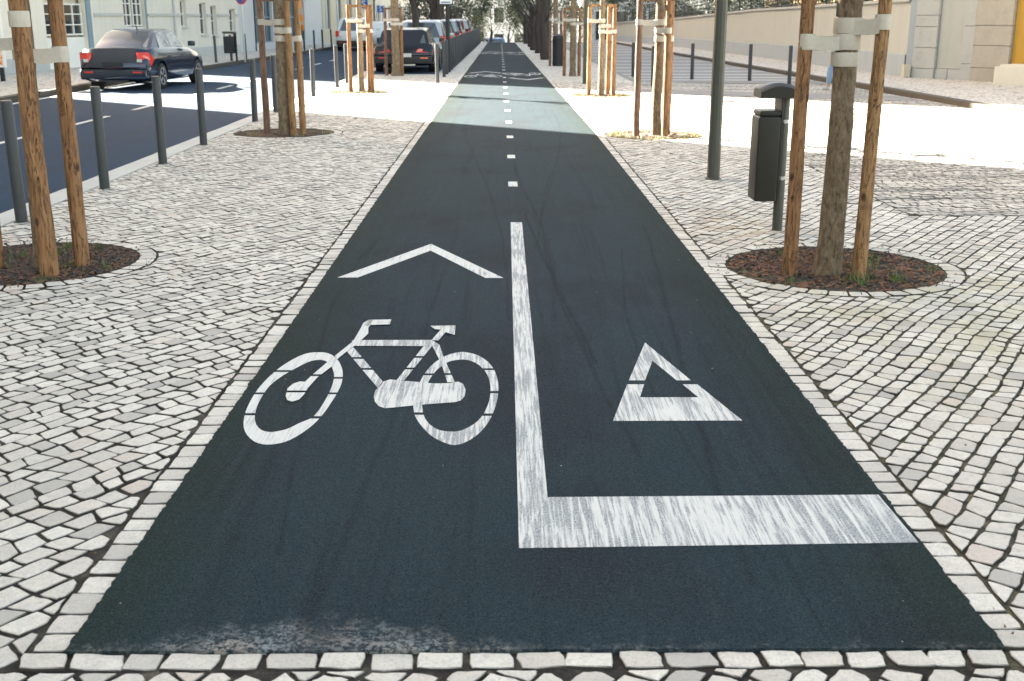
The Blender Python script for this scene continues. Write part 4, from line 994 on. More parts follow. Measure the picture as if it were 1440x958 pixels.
MB().tube([(x_ - .11, y_ - .062, 2.39), (x_ + .11, y_ - .062, 2.17)], [.02, .02], 6).build('slash', 'sign_red', t, loc=L0)
x_, y_ = -1.66, 35.6
t = thing('parking_sign', 'white rectangular sign on a dark post beside the parked row', 'road sign', (x_, y_, 0)); L0 = (x_, y_, 0)
MB().cyl(x_, y_, -.05, 2.9, .06, 12).build('pole', 'black_metal', t, True, loc=L0, angle=35)
MB().box(x_ - .22, x_ + .14, y_ - .085, y_ - .065, 2.0, 2.6).build('sign_face', 'sign_white', t, loc=L0)
MB().box(x_ - .18, x_ + .10, y_ - .089, y_ - .0855, 2.03, 2.06).build('print_bar', 'sign_blue', t, loc=L0)
def text(body, size, x, y, z, mat, name, parent, L0):
    cu = bpy.data.curves.new(name, 'FONT'); cu.body = body; cu.size = size; cu.align_x = 'CENTER'; cu.align_y = 'CENTER'; cu.extrude = .003
    o = bpy.data.objects.new(name, cu); COL.objects.link(o); o.data.materials.append(M[mat]); o.parent = parent
    dg = bpy.context.evaluated_depsgraph_get(); me = bpy.data.meshes.new_from_object(o.evaluated_get(dg)); bpy.data.objects.remove(o)
    o = bpy.data.objects.new(name, me); COL.objects.link(o); o.parent = parent
    o.location = (x - L0[0], y - L0[1], z - L0[2]); o.rotation_euler = (math.pi / 2, 0, 0); return o
def s_sign(x, y, z, label, sz=.5):
    t = thing('shop_sign', label, 'sign', (x, y, 0), 0, 'blue signs with a white S'); L0 = (x, y, 0)
    MB().cyl(x, y, -.05, z + sz / 2, .04, 8).build('pole', 'steel', t, True, loc=L0)
    MB().box(x - sz / 2, x + sz / 2, y - .08, y - .045, z - sz / 2, z + sz / 2).build('sign_face', 'sign_blue', t, loc=L0)
    text('S', sz * 1.05, x, y - .082, z, 'sign_white', 'letter', t, L0)
s_sign(-9.0, 77.0, 2.45, 'nearest blue sign with a white S above the white cars', .52)
s_sign(-8.2, 79.5, 2.15, 'second blue S sign, just left of the forked trunk', .42)
s_sign(-7.3, 80.5, 1.50, 'low blue S sign right of the forked trunk', .42)
# orange construction prop on the far pavement
x_, y_ = -10.35, 60.5
t = thing('construction_prop', 'orange tapering prop standing at the far kerb near the dark shopfront', 'site prop', (x_, y_, 0)); L0 = (x_, y_, 0)
MB().tube([(x_ + .12, y_, .75), (x_ + .08, y_, 1.3), (x_ + .02, y_, 1.8), (x_, y_, 3.4)], [.02, .11, .13, .05], 8, .2, 4).build('mast', 'orange_plastic', t, True, loc=L0)
MB().cyl(x_ + .12, y_, -.02, .78, .03, 8).build('foot', 'steel', t, loc=L0)
MB().box(x_ - .16, x_ + .12, y_ - .16, y_ - .1, 1.75, 2.05).box(x_ - .02, x_ + .16, y_ - .16, y_ - .1, 1.25, 1.42).build('bracket', 'sign_back', t, loc=L0)
# drain cover in the sunlit pavement
t = thing('drain_cover', 'small iron drain grating set in the sunlit left pavement', 'drain cover', (-1.6, 23.4, 0)); L0 = (-1.6, 23.4, 0)
MB().box(-1.80, -1.40, 23.25, 23.55, -.02, .005).build('frame', 'pier_stone', t, loc=L0)
for i in range(7): MB().box(-1.78 + i * .054, -1.745 + i * .054, 23.27, 23.53, .0, .011).build('grate_bar', 'black_metal', t, loc=L0)

# ------------------------------------------------------------------ cars
def make_car(label, paint_, L=4.5, W=1.8, H=1.43, kind='sedan', wheel=.31, group=None):
    """car at the origin, nose to +y, rear bumper at y = 0"""
    t = thing('parked_car', label, 'car', (0, 0, 0), 0, group)
    hw = W / 2
    zb = .20
    if kind == 'sedan': deck, hood = H * .70, H * .62
    elif kind == 'suv': deck, hood = H * .60, H * .60
    else: deck, hood = H * .66, H * .60
    if kind == 'sedan': top = [(0, .66, .90), (.02, .80, .95), (.05, .965, .98), (.15, 1, 1), (.22, 1, 1), (.5, .99, 1), (.68, .97, 1), (.82, .90, .98), (.93, .80, .92), (.98, .66, .82), (1.0, .50, .70)]
    else: top = [(0, .62, .93), (.015, .86, .97), (.04, .99, .99), (.15, 1, 1), (.3, 1, 1), (.5, 1, 1), (.68, .99, 1), (.82, .93, .98), (.93, .82, .92), (.98, .66, .84), (1.0, .50, .72)]
    m = MB(); vs = []; ns = 13
    for f, kz, kw in top:
        zt = deck * kz if f < .6 else (deck * kz * (1 - (f - .6) / .4 * .08)); w_ = hw * kw; z0 = zb + (.10 if f in (0, 1.0) else (.04 if f < .03 or f > .97 else 0))
        sec = [(0, z0), (w_ * .80, z0), (w_ * .965, z0 + .06), (w_, z0 + .22), (w_ * 1.0, zt * .72), (w_ * .975, zt * .90), (w_ * .90, zt * .985), (w_ * .55, zt + .02), (0, zt + .03)]
        full = [(-x, z) for x, z in sec[:0:-1]][:-0 or None] if False else None
        ring_ = [(x, f * L, z) for x, z in sec] + [(-x, f * L, z) for x, z in sec[-2:0:-1]]
        vs.append(ring_)
    n = len(vs[0]); fl = [v for r_ in vs for v in r_]; fs = []
    for i in range(len(vs) - 1):
        for j in range(n): k2 = (j + 1) % n; fs.append((i * n + j, i * n + k2, (i + 1) * n + k2, (i + 1) * n + j))
    fs.append(tuple(range(n - 1, -1, -1))); fs.append(tuple((len(vs) - 1) * n + j for j in range(n)))
    m.add(fl, fs); body = m.build('body', paint_, t, True, angle=38)
    wy = (.20 * L, .80 * L)
    cut_ = MB()
    for y_ in wy:
        for sx_ in (-1, 1):
            ring0 = [(sx_ * (hw - .24), y_ + math.cos(6.2832 * j / 24) * (wheel + .055), wheel + .01 + math.sin(6.2832 * j / 24) * (wheel + .055)) for j in range(24)]
            ring1 = [(sx_ * (hw + .1), a, b) for _, a, b in ring0]
            q = ring0 + ring1; f_ = [tuple(range(24)), tuple(range(47, 23, -1))] + [(j, 24 + j, 24 + (j + 1) % 24, (j + 1) % 24) for j in range(24)]
            if sx_ > 0: f_ = [tuple(reversed(a)) for a in f_]
            cut_.add(q, f_)
    co = cut_.build('arch_cutter', 'rubber')
    bmx = bmesh.new(); bmx.from_mesh(co.data); bmesh.ops.recalc_face_normals(bmx, faces=bmx.faces); bmx.to_mesh(co.data); bmx.free()
    bmx = bmesh.new(); bmx.from_mesh(body.data); bmesh.ops.recalc_face_normals(bmx, faces=bmx.faces); bmx.to_mesh(body.data); bmx.free()
    md = body.modifiers.new('arches', 'BOOLEAN'); md.operation = 'DIFFERENCE'; md.object = co; md.solver = 'EXACT'
    dg = bpy.context.evaluated_depsgraph_get(); me = bpy.data.meshes.new_from_object(body.evaluated_get(dg)); body.modifiers.clear(); body.data = me
    bpy.data.objects.remove(co)
    # greenhouse
    if kind == 'sedan': gp = [(.13, 0, .80), (.27, .86, .70), (.33, 1.0, .68), (.50, 1.0, .68), (.56, .93, .69), (.70, 0, .80)]
    elif kind == 'suv': gp = [(.035, 0, .86), (.08, .90, .76), (.12, 1.0, .74), (.50, 1.0, .72), (.56, .95, .72), (.70, 0, .82)]
    else: gp = [(.05, 0, .83), (.13, .88, .73), (.18, 1.0, .70), (.50, 1.0, .70), (.56, .94, .70), (.70, 0, .80)]
    base_z = deck * .965
    hb = (H - base_z)
    pts = []
    for f, kz, kw in gp:
        pts.append((f * L, base_z + hb * kz, hw * kw))
    def gh(scale_w, dz, i0=0, i1=None):
        pass
    m = MB(); cols = []
    for (y_, z_, w_) in pts:
        wb = hw * .88
        if z_ <= base_z + .001: cols.append([(-w_ * 1.02, y_, base_z - .02)] * 2 + [(-w_ * .6, y_, base_z + .0), (w_ * .6, y_, base_z + .0)] + [(w_ * 1.02, y_, base_z - .02)] * 2)
        else: cols.append([(-wb, y_, base_z - .02), (-w_, y_, z_ - .05), (-w_ * .82, y_, z_ + .0), (w_ * .82, y_, z_ + .0), (w_, y_, z_ - .05), (wb, y_, base_z - .02)])
    fl = [v for c_ in cols for v in c_]; fs = []
    for i in range(len(cols) - 1):
        for j in range(5): fs.append((i * 6 + j, (i + 1) * 6 + j, (i + 1) * 6 + j + 1, i * 6 + j + 1))
    m.add(fl, fs); gm = m.build('roof', paint_, t, True, angle=30)
    def panel(q, name, mat, off=.006, shrink=.90):
        q = [Vector(a) for a in q]; c_ = sum(q, Vector()) / len(q); nrm = (q[1] - q[0]).cross(q[2] - q[0]).normalized()
        if nrm.dot(c_ - Vector((0, L * .45, base_z))) < 0: nrm = -nrm
        q = [c_ + (a - c_) * shrink + nrm * off for a in q]; q2 = [a - nrm * .02 for a in q]; n_ = len(q)
        mm = MB(); mm.add(q + q2, [tuple(range(n_)), tuple(range(2 * n_ - 1, n_ - 1, -1))] + [(i, n_ + i, n_ + (i + 1) % n_, (i + 1) % n_) for i in range(n_)])
        return mm.build(name, mat, t)
    C_ = cols
    panel([C_[0][0], C_[0][5], C_[1][3], C_[1][2]] if kind == 'suv' else [C_[0][0], C_[0][5], C_[1][4], C_[1][1]], 'rear_window', 'car_glass', .012, .86)
    panel([C_[4][1], C_[4][4], C_[5][5], C_[5][0]], 'windscreen', 'car_glass', .012, .88)
    for a, b in ((0, 1), (5, 4)):
        s1 = C_[1][a]; 
        def lerp(p, q, f): return tuple(p[i] + (q[i] - p[i]) * f for i in range(3))
        ym = L * .42
        top_m = lerp(C_[2][b], C_[3][b], (ym - C_[2][b][1]) / max(.01, C_[3][b][1] - C_[2][b][1])); bot_m = (C_[2][a][0], ym, C_[2][a][2])
        rb = (C_[1][a][0], C_[1][a][1] - (.18 if kind == 'sedan' else .0), C_[1][a][2])
        panel([rb, bot_m, top_m, C_[2][b], C_[1][b]], 'side_window', 'car_glass', .004, .88)
        panel([bot_m, (C_[4][a][0], C_[4][a][1] + .42, C_[4][a][2]), C_[4][b], C_[3][b], top_m], 'side_window', 'car_glass', .004, .88)
    # tail lights, bumper, plate, handles, mirrors
    zl = deck * .70
    for sx_ in (-1, 1):
        if kind == 'suv': q = [(hw * .80, .005, zl + .02), (hw * .97, .05, zl + .0), (hw * .98, .14, zl + .30), (hw * .84, .03, zl + .32)]
        elif kind == 'coupe': q = [(hw * .42, -.02, zl + .0), (hw * .95, .06, zl - .02), (hw * .985, .20, zl + .09), (hw * .5, .02, zl + .10)]
        else: q = [(hw * .70, -.0, zl + .19), (hw * .68, .0, zl + .0), (hw * .84, .01, zl - .11), (hw * .985, .20, zl - .12), (hw * .998, .40, zl + .04), (hw * .95, .12, zl + .20)]
        q = [(x * sx_, y_, z_) for x, y_, z_ in q]; n_ = len(q); mm = MB()
        q2 = [(x * 1.006, y_ - .022, z_) for x, y_, z_ in q]; q3 = [(x * .9, y_ + .09, z_) for x, y_, z_ in q]
        mm.add(q2 + q3, [tuple(range(n_)), tuple(range(2 * n_ - 1, n_ - 1, -1))] + [(i, n_ + i, n_ + (i + 1) % n_, (i + 1) % n_) for i in range(n_)])
        tl = mm.build('tail_light', 'tail_lens', t)
        mm = MB().box(min(sx_ * hw * .68, sx_ * hw * .80), max(sx_ * hw * .68, sx_ * hw * .80), -.032, .02, zl - .03, zl + .04)
        if kind != 'coupe': mm.build('reversing_lens', 'clear_lens', tl)
        rm = MB().box(min(sx_ * hw * .55, sx_ * hw * .80), max(sx_ * hw * .55, sx_ * hw * .80), -.055, -.01, .42, .455); rm.build('reflector', 'tail_lens', t)
        zm = base_z + .04
        mmm = rbox(min(sx_ * hw * 1.0, sx_ * hw * 1.18), max(sx_ * hw * 1.0, sx_ * hw * 1.18), L * .635, L * .665, zm - .02, zm + .11, .02, 'mirror', paint_, t, (0, 0, 0))
        for hy in (.30, .50):
            MB().box(min(sx_ * hw * .985, sx_ * hw * 1.02), max(sx_ * hw * .985, sx_ * hw * 1.02), L * hy, L * hy + .17, deck * .76, deck * .76 + .025).build('door_handle', paint_, t)
    rbox(-hw * .93, hw * .93, -.05, .20, .26, .50, .05, 'bumper', paint_ if kind == 'sedan' else 'bumper_plastic', t, (0, 0, 0))
    MB().box(-.25, .25, -.062, -.045, zl - .36 + .22, zl - .25 + .22).build('number_plate', 'plate_white' if kind != 'sedan' else 'bumper_plastic', t)
    MB().box(-.35, .35, -.058, .02, .215, .255).build('diffuser', 'steel' if kind == 'coupe' else 'bumper_plastic', t)
    w0 = None
    for y_ in wy:
        for sx_ in (-1, 1):
            x_ = sx_ * (hw - .105)
            P_ = [(x_ - .1, y_, wheel), (x_ - .085, y_, wheel), (x_ + .085, y_, wheel), (x_ + .1, y_, wheel)]
            wh = MB().tube(P_, [wheel * .93, wheel, wheel, wheel * .93], 28).build('wheel', 'rubber', t, True, angle=35)
            mm = MB(); xo = x_ + sx_ * .103
            for k_ in range(5):
                a0 = 6.2832 * k_ / 5; 
                q = [(xo, y_ + math.cos(a0 + d) * r_, wheel + math.sin(a0 + d) * r_) for d, r_ in ((-.35, .05), (-.16, wheel * .66), (.16, wheel * .66), (.35, .05))]
                q2 = [(xo - sx_ * .03, b, c_) for _, b, c_ in q]; mm.add(q + q2, [(0, 1, 2, 3), (7, 6, 5, 4), (0, 4, 5, 1), (1, 5, 6, 2), (2, 6, 7, 3), (3, 7, 4, 0)])
            for r_a, r_b in ((wheel * .60, wheel * .70),):
                n_ = 28; q = [(xo - .002 * sx_, y_ + math.cos(6.2832 * j / n_) * r_, wheel + math.sin(6.2832 * j / n_) * r_) for r_ in (r_a, r_b) for j in range(n_)]
                mm.add(q, [(j, (j + 1) % n_, n_ + (j + 1) % n_, n_ + j) for j in range(n_)])
            mm.build('rim', 'rim_metal', wh)
    return t
sedan = make_car('dark navy saloon with red tail lights driving off on the left road', 'navy_paint', 4.5, 1.78, 1.44, 'sedan')
sedan.name = 'saloon_car'; sedan.location = (-9.42, 28.35, -.11); sedan.rotation_euler = (0, 0, math.radians(-4))
MB().tube([(0.1, 1.45, 1.43), (.12, 1.37, 1.50), (.13, 1.28, 1.52)], [.02, .015, .008], 6).build('antenna', 'bumper_plastic', sedan)
suv = make_car('white four-wheel drive car beyond the orange stakes on the road', 'white_paint', 4.6, 1.92, 1.72, 'suv', .35)
suv.location = (-8.05, 63.3, -.11)
sw = make_car('silver-white estate behind the white four-wheel drive', 'white_paint', 4.5, 1.8, 1.50, 'hatch'); sw.location = (-7.15, 66.5, -.11)
s2 = dup(sw, (-6.6, 75, -.11), label='pale car farthest in the moving line, left of the forked trunk')

blk = make_car('low glossy black car parked behind the forked tree', 'black_paint', 4.6, 1.84, 1.30, 'coupe', .33, 'cars parked in the row beside the path'); blk.location = (-2.98, 35.1, .004)
gry = make_car('silver estate parked just past the black car', 'silver_paint', 4.4, 1.8, 1.52, 'suv', .31, 'cars parked in the row beside the path'); gry.location = (-2.95, 42.6, .004)
p3 = make_car('dark hatchback with a tall red tail light, third in the parked row', 'navy_paint', 4.1, 1.76, 1.50, 'suv', .31, 'cars parked in the row beside the path'); p3.location = (-2.92, 48.6, .004)
p4 = dup(gry, (-2.9, 54.6, .004), label='silver car fourth in the parked row')
p5 = dup(p3, (-2.9, 60.6, .004), label='dark car fifth in the parked row')
p6 = make_car('maroon hatchback sixth in the parked row', 'maroon_paint', 4.1, 1.76, 1.48, 'suv', .31, 'cars parked in the row beside the path'); p6.location = (-2.9, 65.8, .004)
p7 = dup(gry, (-2.9, 71.2, .004), label='silver car seventh in the parked row')
p8 = dup(p3, (-2.9, 76.2, -.01), label='last dark car of the parked row')
van = make_car('light blue car below the crest at the end of the path', 'blue_paint', 4.6, 1.8, 1.6, 'suv', .33); van.location = (-.45, 98, -1.63); van.rotation_euler = (0, 0, math.radians(12))
van2 = dup(sw, (-.9, 104, -1.95), math.radians(75), label='white car beyond the light blue one at the end of the path')

rr = random.Random(77); m = MB()                        # dry leaves and bits lying on the stones and in the joints
for i in range(260):
    y = 2.5 + 12 * rr.random() ** 1.6; x = rr.uniform(-1, 1) * (1.2 + .45 * y)
    if XL(y) - .02 < x < XR(y) + .02: continue
    L = rr.uniform(.004, .014); t_ = rr.uniform(0, 6.28); c_, s_ = math.cos(t_), math.sin(t_); z = .011
    m.add([(x + a * c_ - b * s_, y + a * s_ + b * c_, z + h) for a, b, h in ((-L, 0, .004), (0, -L * .4, 0), (L, 0, .006), (0, L * .45, .001))], [(0, 1, 2, 3)])
tag(m.build('fallen_leaves', 'chip_brown'), 'few dry brown leaf bits lying on the pale cobbles', 'leaf litter', kind='stuff')
# ------------------------------------------------------------------ left buildings
def wallseg(parent, p0, p1, holes, z0, z1, mat, thick=.35, zrow=None):
    """facade from p0 to p1 (street side to the right of p0->p1), with rectangular openings (u0,u1,za,zb)"""
    d = Vector((p1[0] - p0[0], p1[1] - p0[1])); L = d.length; d.normalize(); n = Vector((d.y, -d.x))   # n points to the street
    us = sorted({0, L, *[h[0] for h in holes], *[h[1] for h in holes]}); zs = sorted({z0, z1, *[h[2] for h in holes], *[h[3] for h in holes]})
    m = MB()
    def P(u, z, off=0): return (p0[0] + d.x * u - n.x * off, p0[1] + d.y * u - n.y * off, z)
    for a, b in zip(us, us[1:]):
        for c_, e in zip(zs, zs[1:]):
            um, zm = (a + b) / 2, (c_ + e) / 2
            if any(h[0] < um < h[1] and h[2] < zm < h[3] for h in holes): continue
            m.add([P(a, c_), P(b, c_), P(b, e), P(a, e)], [(0, 1, 2, 3)])
    for h in holes:
        a, b, c_, e = h; q = thick * .6
        m.add([P(a, c_), P(b, c_), P(b, e), P(a, e), P(a, c_, q), P(b, c_, q), P(b, e, q), P(a, e, q)], [(0, 4, 5, 1), (1, 5, 6, 2), (2, 6, 7, 3), (3, 7, 4, 0)])
    m.build('wall', mat, parent); return P, d, n
def pbox(P, u0, u1, z0, z1, o0, o1, name, mat, parent):
    m = MB(); m.add([P(u0, z0, o0), P(u1, z0, o0), P(u1, z0, o1), P(u0, z0, o1), P(u0, z1, o0), P(u1, z1, o0), P(u1, z1, o1), P(u0, z1, o1)],
                    [(0, 3, 2, 1), (4, 5, 6, 7), (0, 1, 5, 4), (1, 2, 6, 5), (2, 3, 7, 6), (3, 0, 4, 7)])
    return m.build(name, mat, parent)
def glazed(P, u0, u1, z0, z1, parent, rows, cols, name='window', glass='window_glass', frame='joinery_white', fr=.06, deep=.14):
    w_ = pbox(P, u0, u1, z0, z1, deep + .03, deep + .05, name, glass, parent)
    m = MB()
    def bar(a, b, c_, e): 
        m.add([P(a, c_, deep - .02), P(b, c_, deep - .02), P(b, e, deep - .02), P(a, e, deep - .02), P(a, c_, deep + .03), P(b, c_, deep + .03), P(b, e, deep + .03), P(a, e, deep + .03)], [(0, 1, 2, 3), (0, 4, 5, 1), (1, 5, 6, 2), (2, 6, 7, 3), (3, 7, 4, 0)])
    bar(u0, u0 + fr, z0, z1); bar(u1 - fr, u1, z0, z1); bar(u0 + fr, u1 - fr, z0, z0 + fr); bar(u0 + fr, u1 - fr, z1 - fr, z1)
    for i in range(1, cols):
        u = u0 + (u1 - u0) * i / cols; bar(u - fr * .4, u + fr * .4, z0 + fr, z1 - fr)
    for i in range(1, rows):
        z = z0 + (z1 - z0) * i / rows
        for c_ in range(cols):
            a = u0 + (u1 - u0) * c_ / cols + (fr if c_ == 0 else fr * .4); b = u0 + (u1 - u0) * (c_ + 1) / cols - (fr if c_ == cols - 1 else fr * .4); bar(a, b, z - fr * .35, z + fr * .35)
    m.build('frame', frame, w_); return w_
F0, F1_, F2_, F3_, F4_ = (-15.1, 30.3), (-14.0, 40.55), (-12.5, 56.0), (-11.6, 76.0), (-11.2, 84.0)
def hitu(p0, p1, px, py):
    d = Vector((p1[0] - p0[0], p1[1] - p0[1], 0)); L = d.length; d.normalize(); n = Vector((d.y, -d.x, 0))
    h = onplane(px, py, (p0[0], p0[1], 0), n); return (h - Vector((p0[0], p0[1], 0))).dot(d), h.z
# tall house beside the camera (casts the foreground shade)
A = thing('house', 'tall pale house on the left, outside the frame beside the camera', 'building')
P, d_, n_ = wallseg(A, (-15.1, -60), (-15.1, 30.28), [(a, a + 1.2, z, z + 1.9) for a in range(4, 88, 4) for z in (1.0, 4.6, 8.0, 11.4, 14.8, 18.2)], 0, 22, 'cream_plaster')
MB().prism([(-15.32, -60), (-15.32, 30.28), (-30, 42.7), (-30, -60)], 0, 22).build('block', 'cream_plaster', A)
MB().prism([(-14.8, -60.2), (-14.8, 30.5), (-30.2, 43), (-30.2, -60.2)], 22.02, 22.6).build('roof', 'grey_plaster', A)
# low white shop
B = thing('shop_building', 'low white building with glazed doors behind the navy car', 'building', (F0[0], F0[1], 0))
dA = (hitu(F0, F1_, 76, 20)[0], hitu(F0, F1_, 120, 20)[0]); dB = (hitu(F1_, F2_, 174, 20)[0], hitu(F1_, F2_, 204, 20)[0])
B.location = (0, 0, 0)
za, zb_ = hitu(F0, F1_, 100, 50)[1], 2.12
print('doors', dA, dB, za)
holes = [(dA[0] - .62, dA[1], 0.02, 2.3)]
P, d_, n_ = wallseg(B, F0, F1_, holes, 0, 2.62, 'white_plaster')
for (u0, u1), lb in (((dA[0] - .62, (dA[0] - .62 + dA[1]) / 2), 0), (((dA[0] - .62 + dA[1]) / 2, dA[1]), 0)):
    dr = pbox(P, u0 + .01, u1 - .01, .02, za - .06, .10, .16, 'door', 'joinery_white', B)
    g_ = glazed(P, u0 + .06, u1 - .06, za, 2.05, B, 3, 2, 'door_glazing', fr=.05, deep=.12)
    MB().add([P(u0, za - .06, .11), P(u1, za - .06, .11)], []) if False else None
pbox(P, dA[1] + .02, dA[1] + .34, .05, 2.4, -.05, .0, 'door_jamb', 'blue_grey_paint', B)

pbox(P, dA[0] - .66, dA[1] + .02, 2.31, 2.45, -.05, .0, 'lintel', 'joinery_white', B)
pbox(P, 0.0, dA[0] - .7, 0, .42, -.05, .0, 'plinth', 'pier_stone', B)
pbox(P, dA[1] + .4, (Vector(F1_) - Vector(F0)).length - .02, 0, .42, -.05, .0, 'plinth', 'pier_stone', B)
pbox(P, -.05, (Vector(F1_) - Vector(F0)).length + .0, 2.62, 2.74, -.12, 5, 'roof', 'grey_plaster', B)
MB().prism([(-15.4, 30.4), (-14.3, 40.6), (-22, 46.6), (-22, 36)], 0, 2.60).build('back_block', 'white_plaster', B)
# cream house with narrow windows
Cb = thing('house', 'cream house front with narrow dark windows and a thin ledge', 'building')
wins = [(281.5, 290.5, 4, 49), (297, 305, 8, 51), (323, 331, 13, 45), (342, 348, 17, 48), (353, 359, 20, 50), (366, 372, 22, 50), (386, 390, 24, 50), (402, 406, 25, 52)]
hl = []
for a, b, t_, bt in wins:
    u0, _ = hitu(F1_, F2_, a, 30); u1, _ = hitu(F1_, F2_, b, 30); zt = hitu(F1_, F2_, (a + b) / 2, t_)[1]; zb2 = hitu(F1_, F2_, (a + b) / 2, bt)[1]
    hl.append((u0, u1, max(.7, zb2), zt))
ua, ub = hitu(F1_, F2_, 254, 20)[0], hitu(F1_, F2_, 262, 20)[0]; zz = hitu(F1_, F2_, 258, 38)[1]
hl.append((ua, ub, zz, 2.3))
print('wins', [[round(v, 2) for v in h] for h in hl])
L12 = (Vector(F2_) - Vector(F1_)).length
hl = [h for h in hl if h[1] < L12 - .1]
up = [(a, a + .9, z, z + 1.7) for a in [1.2 + 2.4 * i for i in range(6)] for z in (4.6, 7.8, 11, 14.2, 17.4)]
zd = hitu(F1_, F2_, 190, 37)[1]; door_h = [(dB[0], dB[1], .02, 2.6)]
P, d_, n_ = wallseg(Cb, F1_, F2_, hl + up + door_h, 0, 21, 'cream_plaster')
for u0, u1 in ((dB[0], sum(dB) / 2), (sum(dB) / 2, dB[1])):
    pbox(P, u0 + .01, u1 - .01, .02, zd - .03, .10, .16, 'door', 'joinery_white', Cb); glazed(P, u0 + .08, u1 - .08, zd, 2.5, Cb, 3, 2, 'door_glazing', fr=.05, deep=.12)
pbox(P, dB[1] + .02, dB[1] + .12, .4, 2.6, -.04, .0, 'door_jamb', 'blue_grey_paint', Cb)
for h in hl: glazed(P, h[0], h[1], h[2], h[3], Cb, 2, 1, fr=.05)
for h in up: glazed(P, h[0], h[1], h[2], h[3], Cb, 3, 2)
segs = sorted([(h[0] - .05, h[1] + .05) for h in hl if h[3] > 1.8]); u = 0.02
segs = [(dB[0] - .1, dB[1] + .2)] + segs
for a, b in segs + [(L12 - .02, 0)]:
    if a - u > .15: pbox(P, u, a, 1.66, 1.76, -.05, .0, 'ledge', 'pier_stone', Cb)
    u = max(u, b)
for h in hl: pbox(P, h[0] - .04, h[1] + .04, h[2] - .07, h[2] - .005, -.06, .0, 'sill', 'pier_stone', Cb)
pbox(P, dB[1] + .02, L12 - .02, 0, .38, -.055, -.002, 'plinth', 'pier_stone', Cb)
ud = hitu(F1_, F2_, 244, 30)[0]; pbox(P, ud, ud + .07, .0, 6, -.09, -.02, 'downpipe', 'grey_plaster', Cb)
ue = hitu(F1_, F2_, 247, 50)[0]; pbox(P, ue, ue + .55, .3, 1.25, -.07, .0, 'meter_box', 'low_white', Cb)
MB().prism([(F1_[0] - .36, F1_[1] + .02), (F2_[0] - .36, F2_[1] - .02), (-24.5, 64), (-24.5, 49.6)], 0, 21).build('block', 'cream_plaster', Cb)
MB().prism([(F1_[0] + .25, F1_[1] + .0), (F2_[0] + .25, F2_[1]), (-24.7, 64), (-24.7, 49.5)], 21.02, 21.5).build('roof', 'grey_plaster', Cb)
# dark glass shopfront
D = thing('shop_building', 'grey and dark-blue glass shopfront at the end of the far bollards', 'building')
L23 = (Vector(F3_) - Vector(F2_)).length
hs = [(3.0 + i * 2.0, 4.75 + i * 2.0, .35, 2.9) for i in range(6)]
P, d_, n_ = wallseg(D, F2_, F3_, hs + [(a, a + 1.1, z, z + 1.8) for a in [1.5 + 3 * i for i in range(6)] for z in (4.6, 7.8, 11, 14.2)], 0, 18, 'grey_plaster')
for h in hs: glazed(P, h[0], h[1], h[2], h[3], D, 2, 2, 'shop_window', 'shop_glass', 'blue_grey_paint', .07)
pbox(P, 2.9, 15.2, 2.95, 3.25, -.35, .0, 'canopy', 'blue_grey_paint', D)
pbox(P, 2.9, 2.96, .0, 2.9, -.05, .0, 'frame_post', 'black_metal', D)
MB().prism([(F2_[0] - .36, F2_[1] + .02), (F3_[0] - .36, F3_[1] - .02), (-22, 80), (-24.4, 64.1)], 0, 18).build('block', 'grey_plaster', D)
# pale facades farther on, the street narrows
def far_front(p0, p1, label, mat, H, step, wd, zs, wmat='shutter_grey', balcony=True):
    t = thing('house', label, 'building'); L = (Vector(p1) - Vector(p0)).length; hs = []
    n = int(L / step)
    for i in range(n):
        for z, h_ in zs: hs.append((i * step + (step - wd) / 2, i * step + (step + wd) / 2, z, z + h_))
    P, d_, n_ = wallseg(t, p0, p1, hs, -4, H, mat)
    for h in hs:
        w_ = pbox(P, h[0], h[1], h[2], h[3], .12, .16, 'window', 'window_glass', t)
        pbox(P, h[0] - .1, h[0] + .32 * wd, h[2], h[3], -.03, .0, 'shutter', wmat, w_) if balcony else None
    if balcony:
        for i in range(0, n, 2): pbox(P, i * step + .2, i * step + step - .2, zs[-1][0] - .25, zs[-1][0] - .1, -.55, .0, 'balcony_slab', 'grey_plaster', t)
    q = (p1[0] + (p0[1] - p1[1]) * .0 - 8, p1[1] + 8); q0 = (p0[0] - 8, p0[1] + 8)
    MB().prism([(p0[0] - n_.x * .36, p0[1] - n_.y * .36), (p1[0] - n_.x * .36, p1[1] - n_.y * .36), q, q0], -4, H).build('block', mat, t)
    return t
far_front((-11.6, 76.2), (-9.6, 88), 'yellowish narrow house past the dark shopfront', 'yellow_plaster', 15, 2.4, 1.0, [(.9, 1.9), (4, 1.9), (7, 1.9)])
far_front((-9.5, 88.2), (-7.6, 104), 'white shuttered house above the parked cars', 'white_plaster', 15, 2.0, .9, [(.3, 2.2), (3.6, 1.9), (6.6, 1.9)])
far_front((-7.5, 104.3), (-5.6, 124), 'pale house with a balcony behind the thick trunk', 'low_white', 15, 2.2, .9, [(-.6, 2.2), (3.0, 1.9), (6.0, 1.9)])
far_front((-7, 150), (16, 150), 'pale building closing the street below the crest', 'grey_plaster', 12, 2.6, 1.2, [(-2.2, 1.8), (1.0, 1.8), (4.2, 1.8)], balcony=False)

# poster panel at the far left edge
t = thing('poster_panel', 'orange and red poster panel on the far pavement at the left edge', 'advertising panel', (-13.75, 30.6, 0)); L0 = (-13.75, 30.6, 0)
MB().box(-14.0, -12.98, 30.6, 30.72, .35, 2.15).build('frame', 'joinery_white', t, loc=L0)
MB().box(-13.95, -13.03, 30.585, 30.598, .42, 2.08).build('poster', 'poster_print', t, loc=L0)
MB().box(-13.9, -13.8, 30.62, 30.70, -.02, .348).box(-13.15, -13.05, 30.62, 30.70, -.02, .348).build('leg', 'black_metal', t, loc=L0)

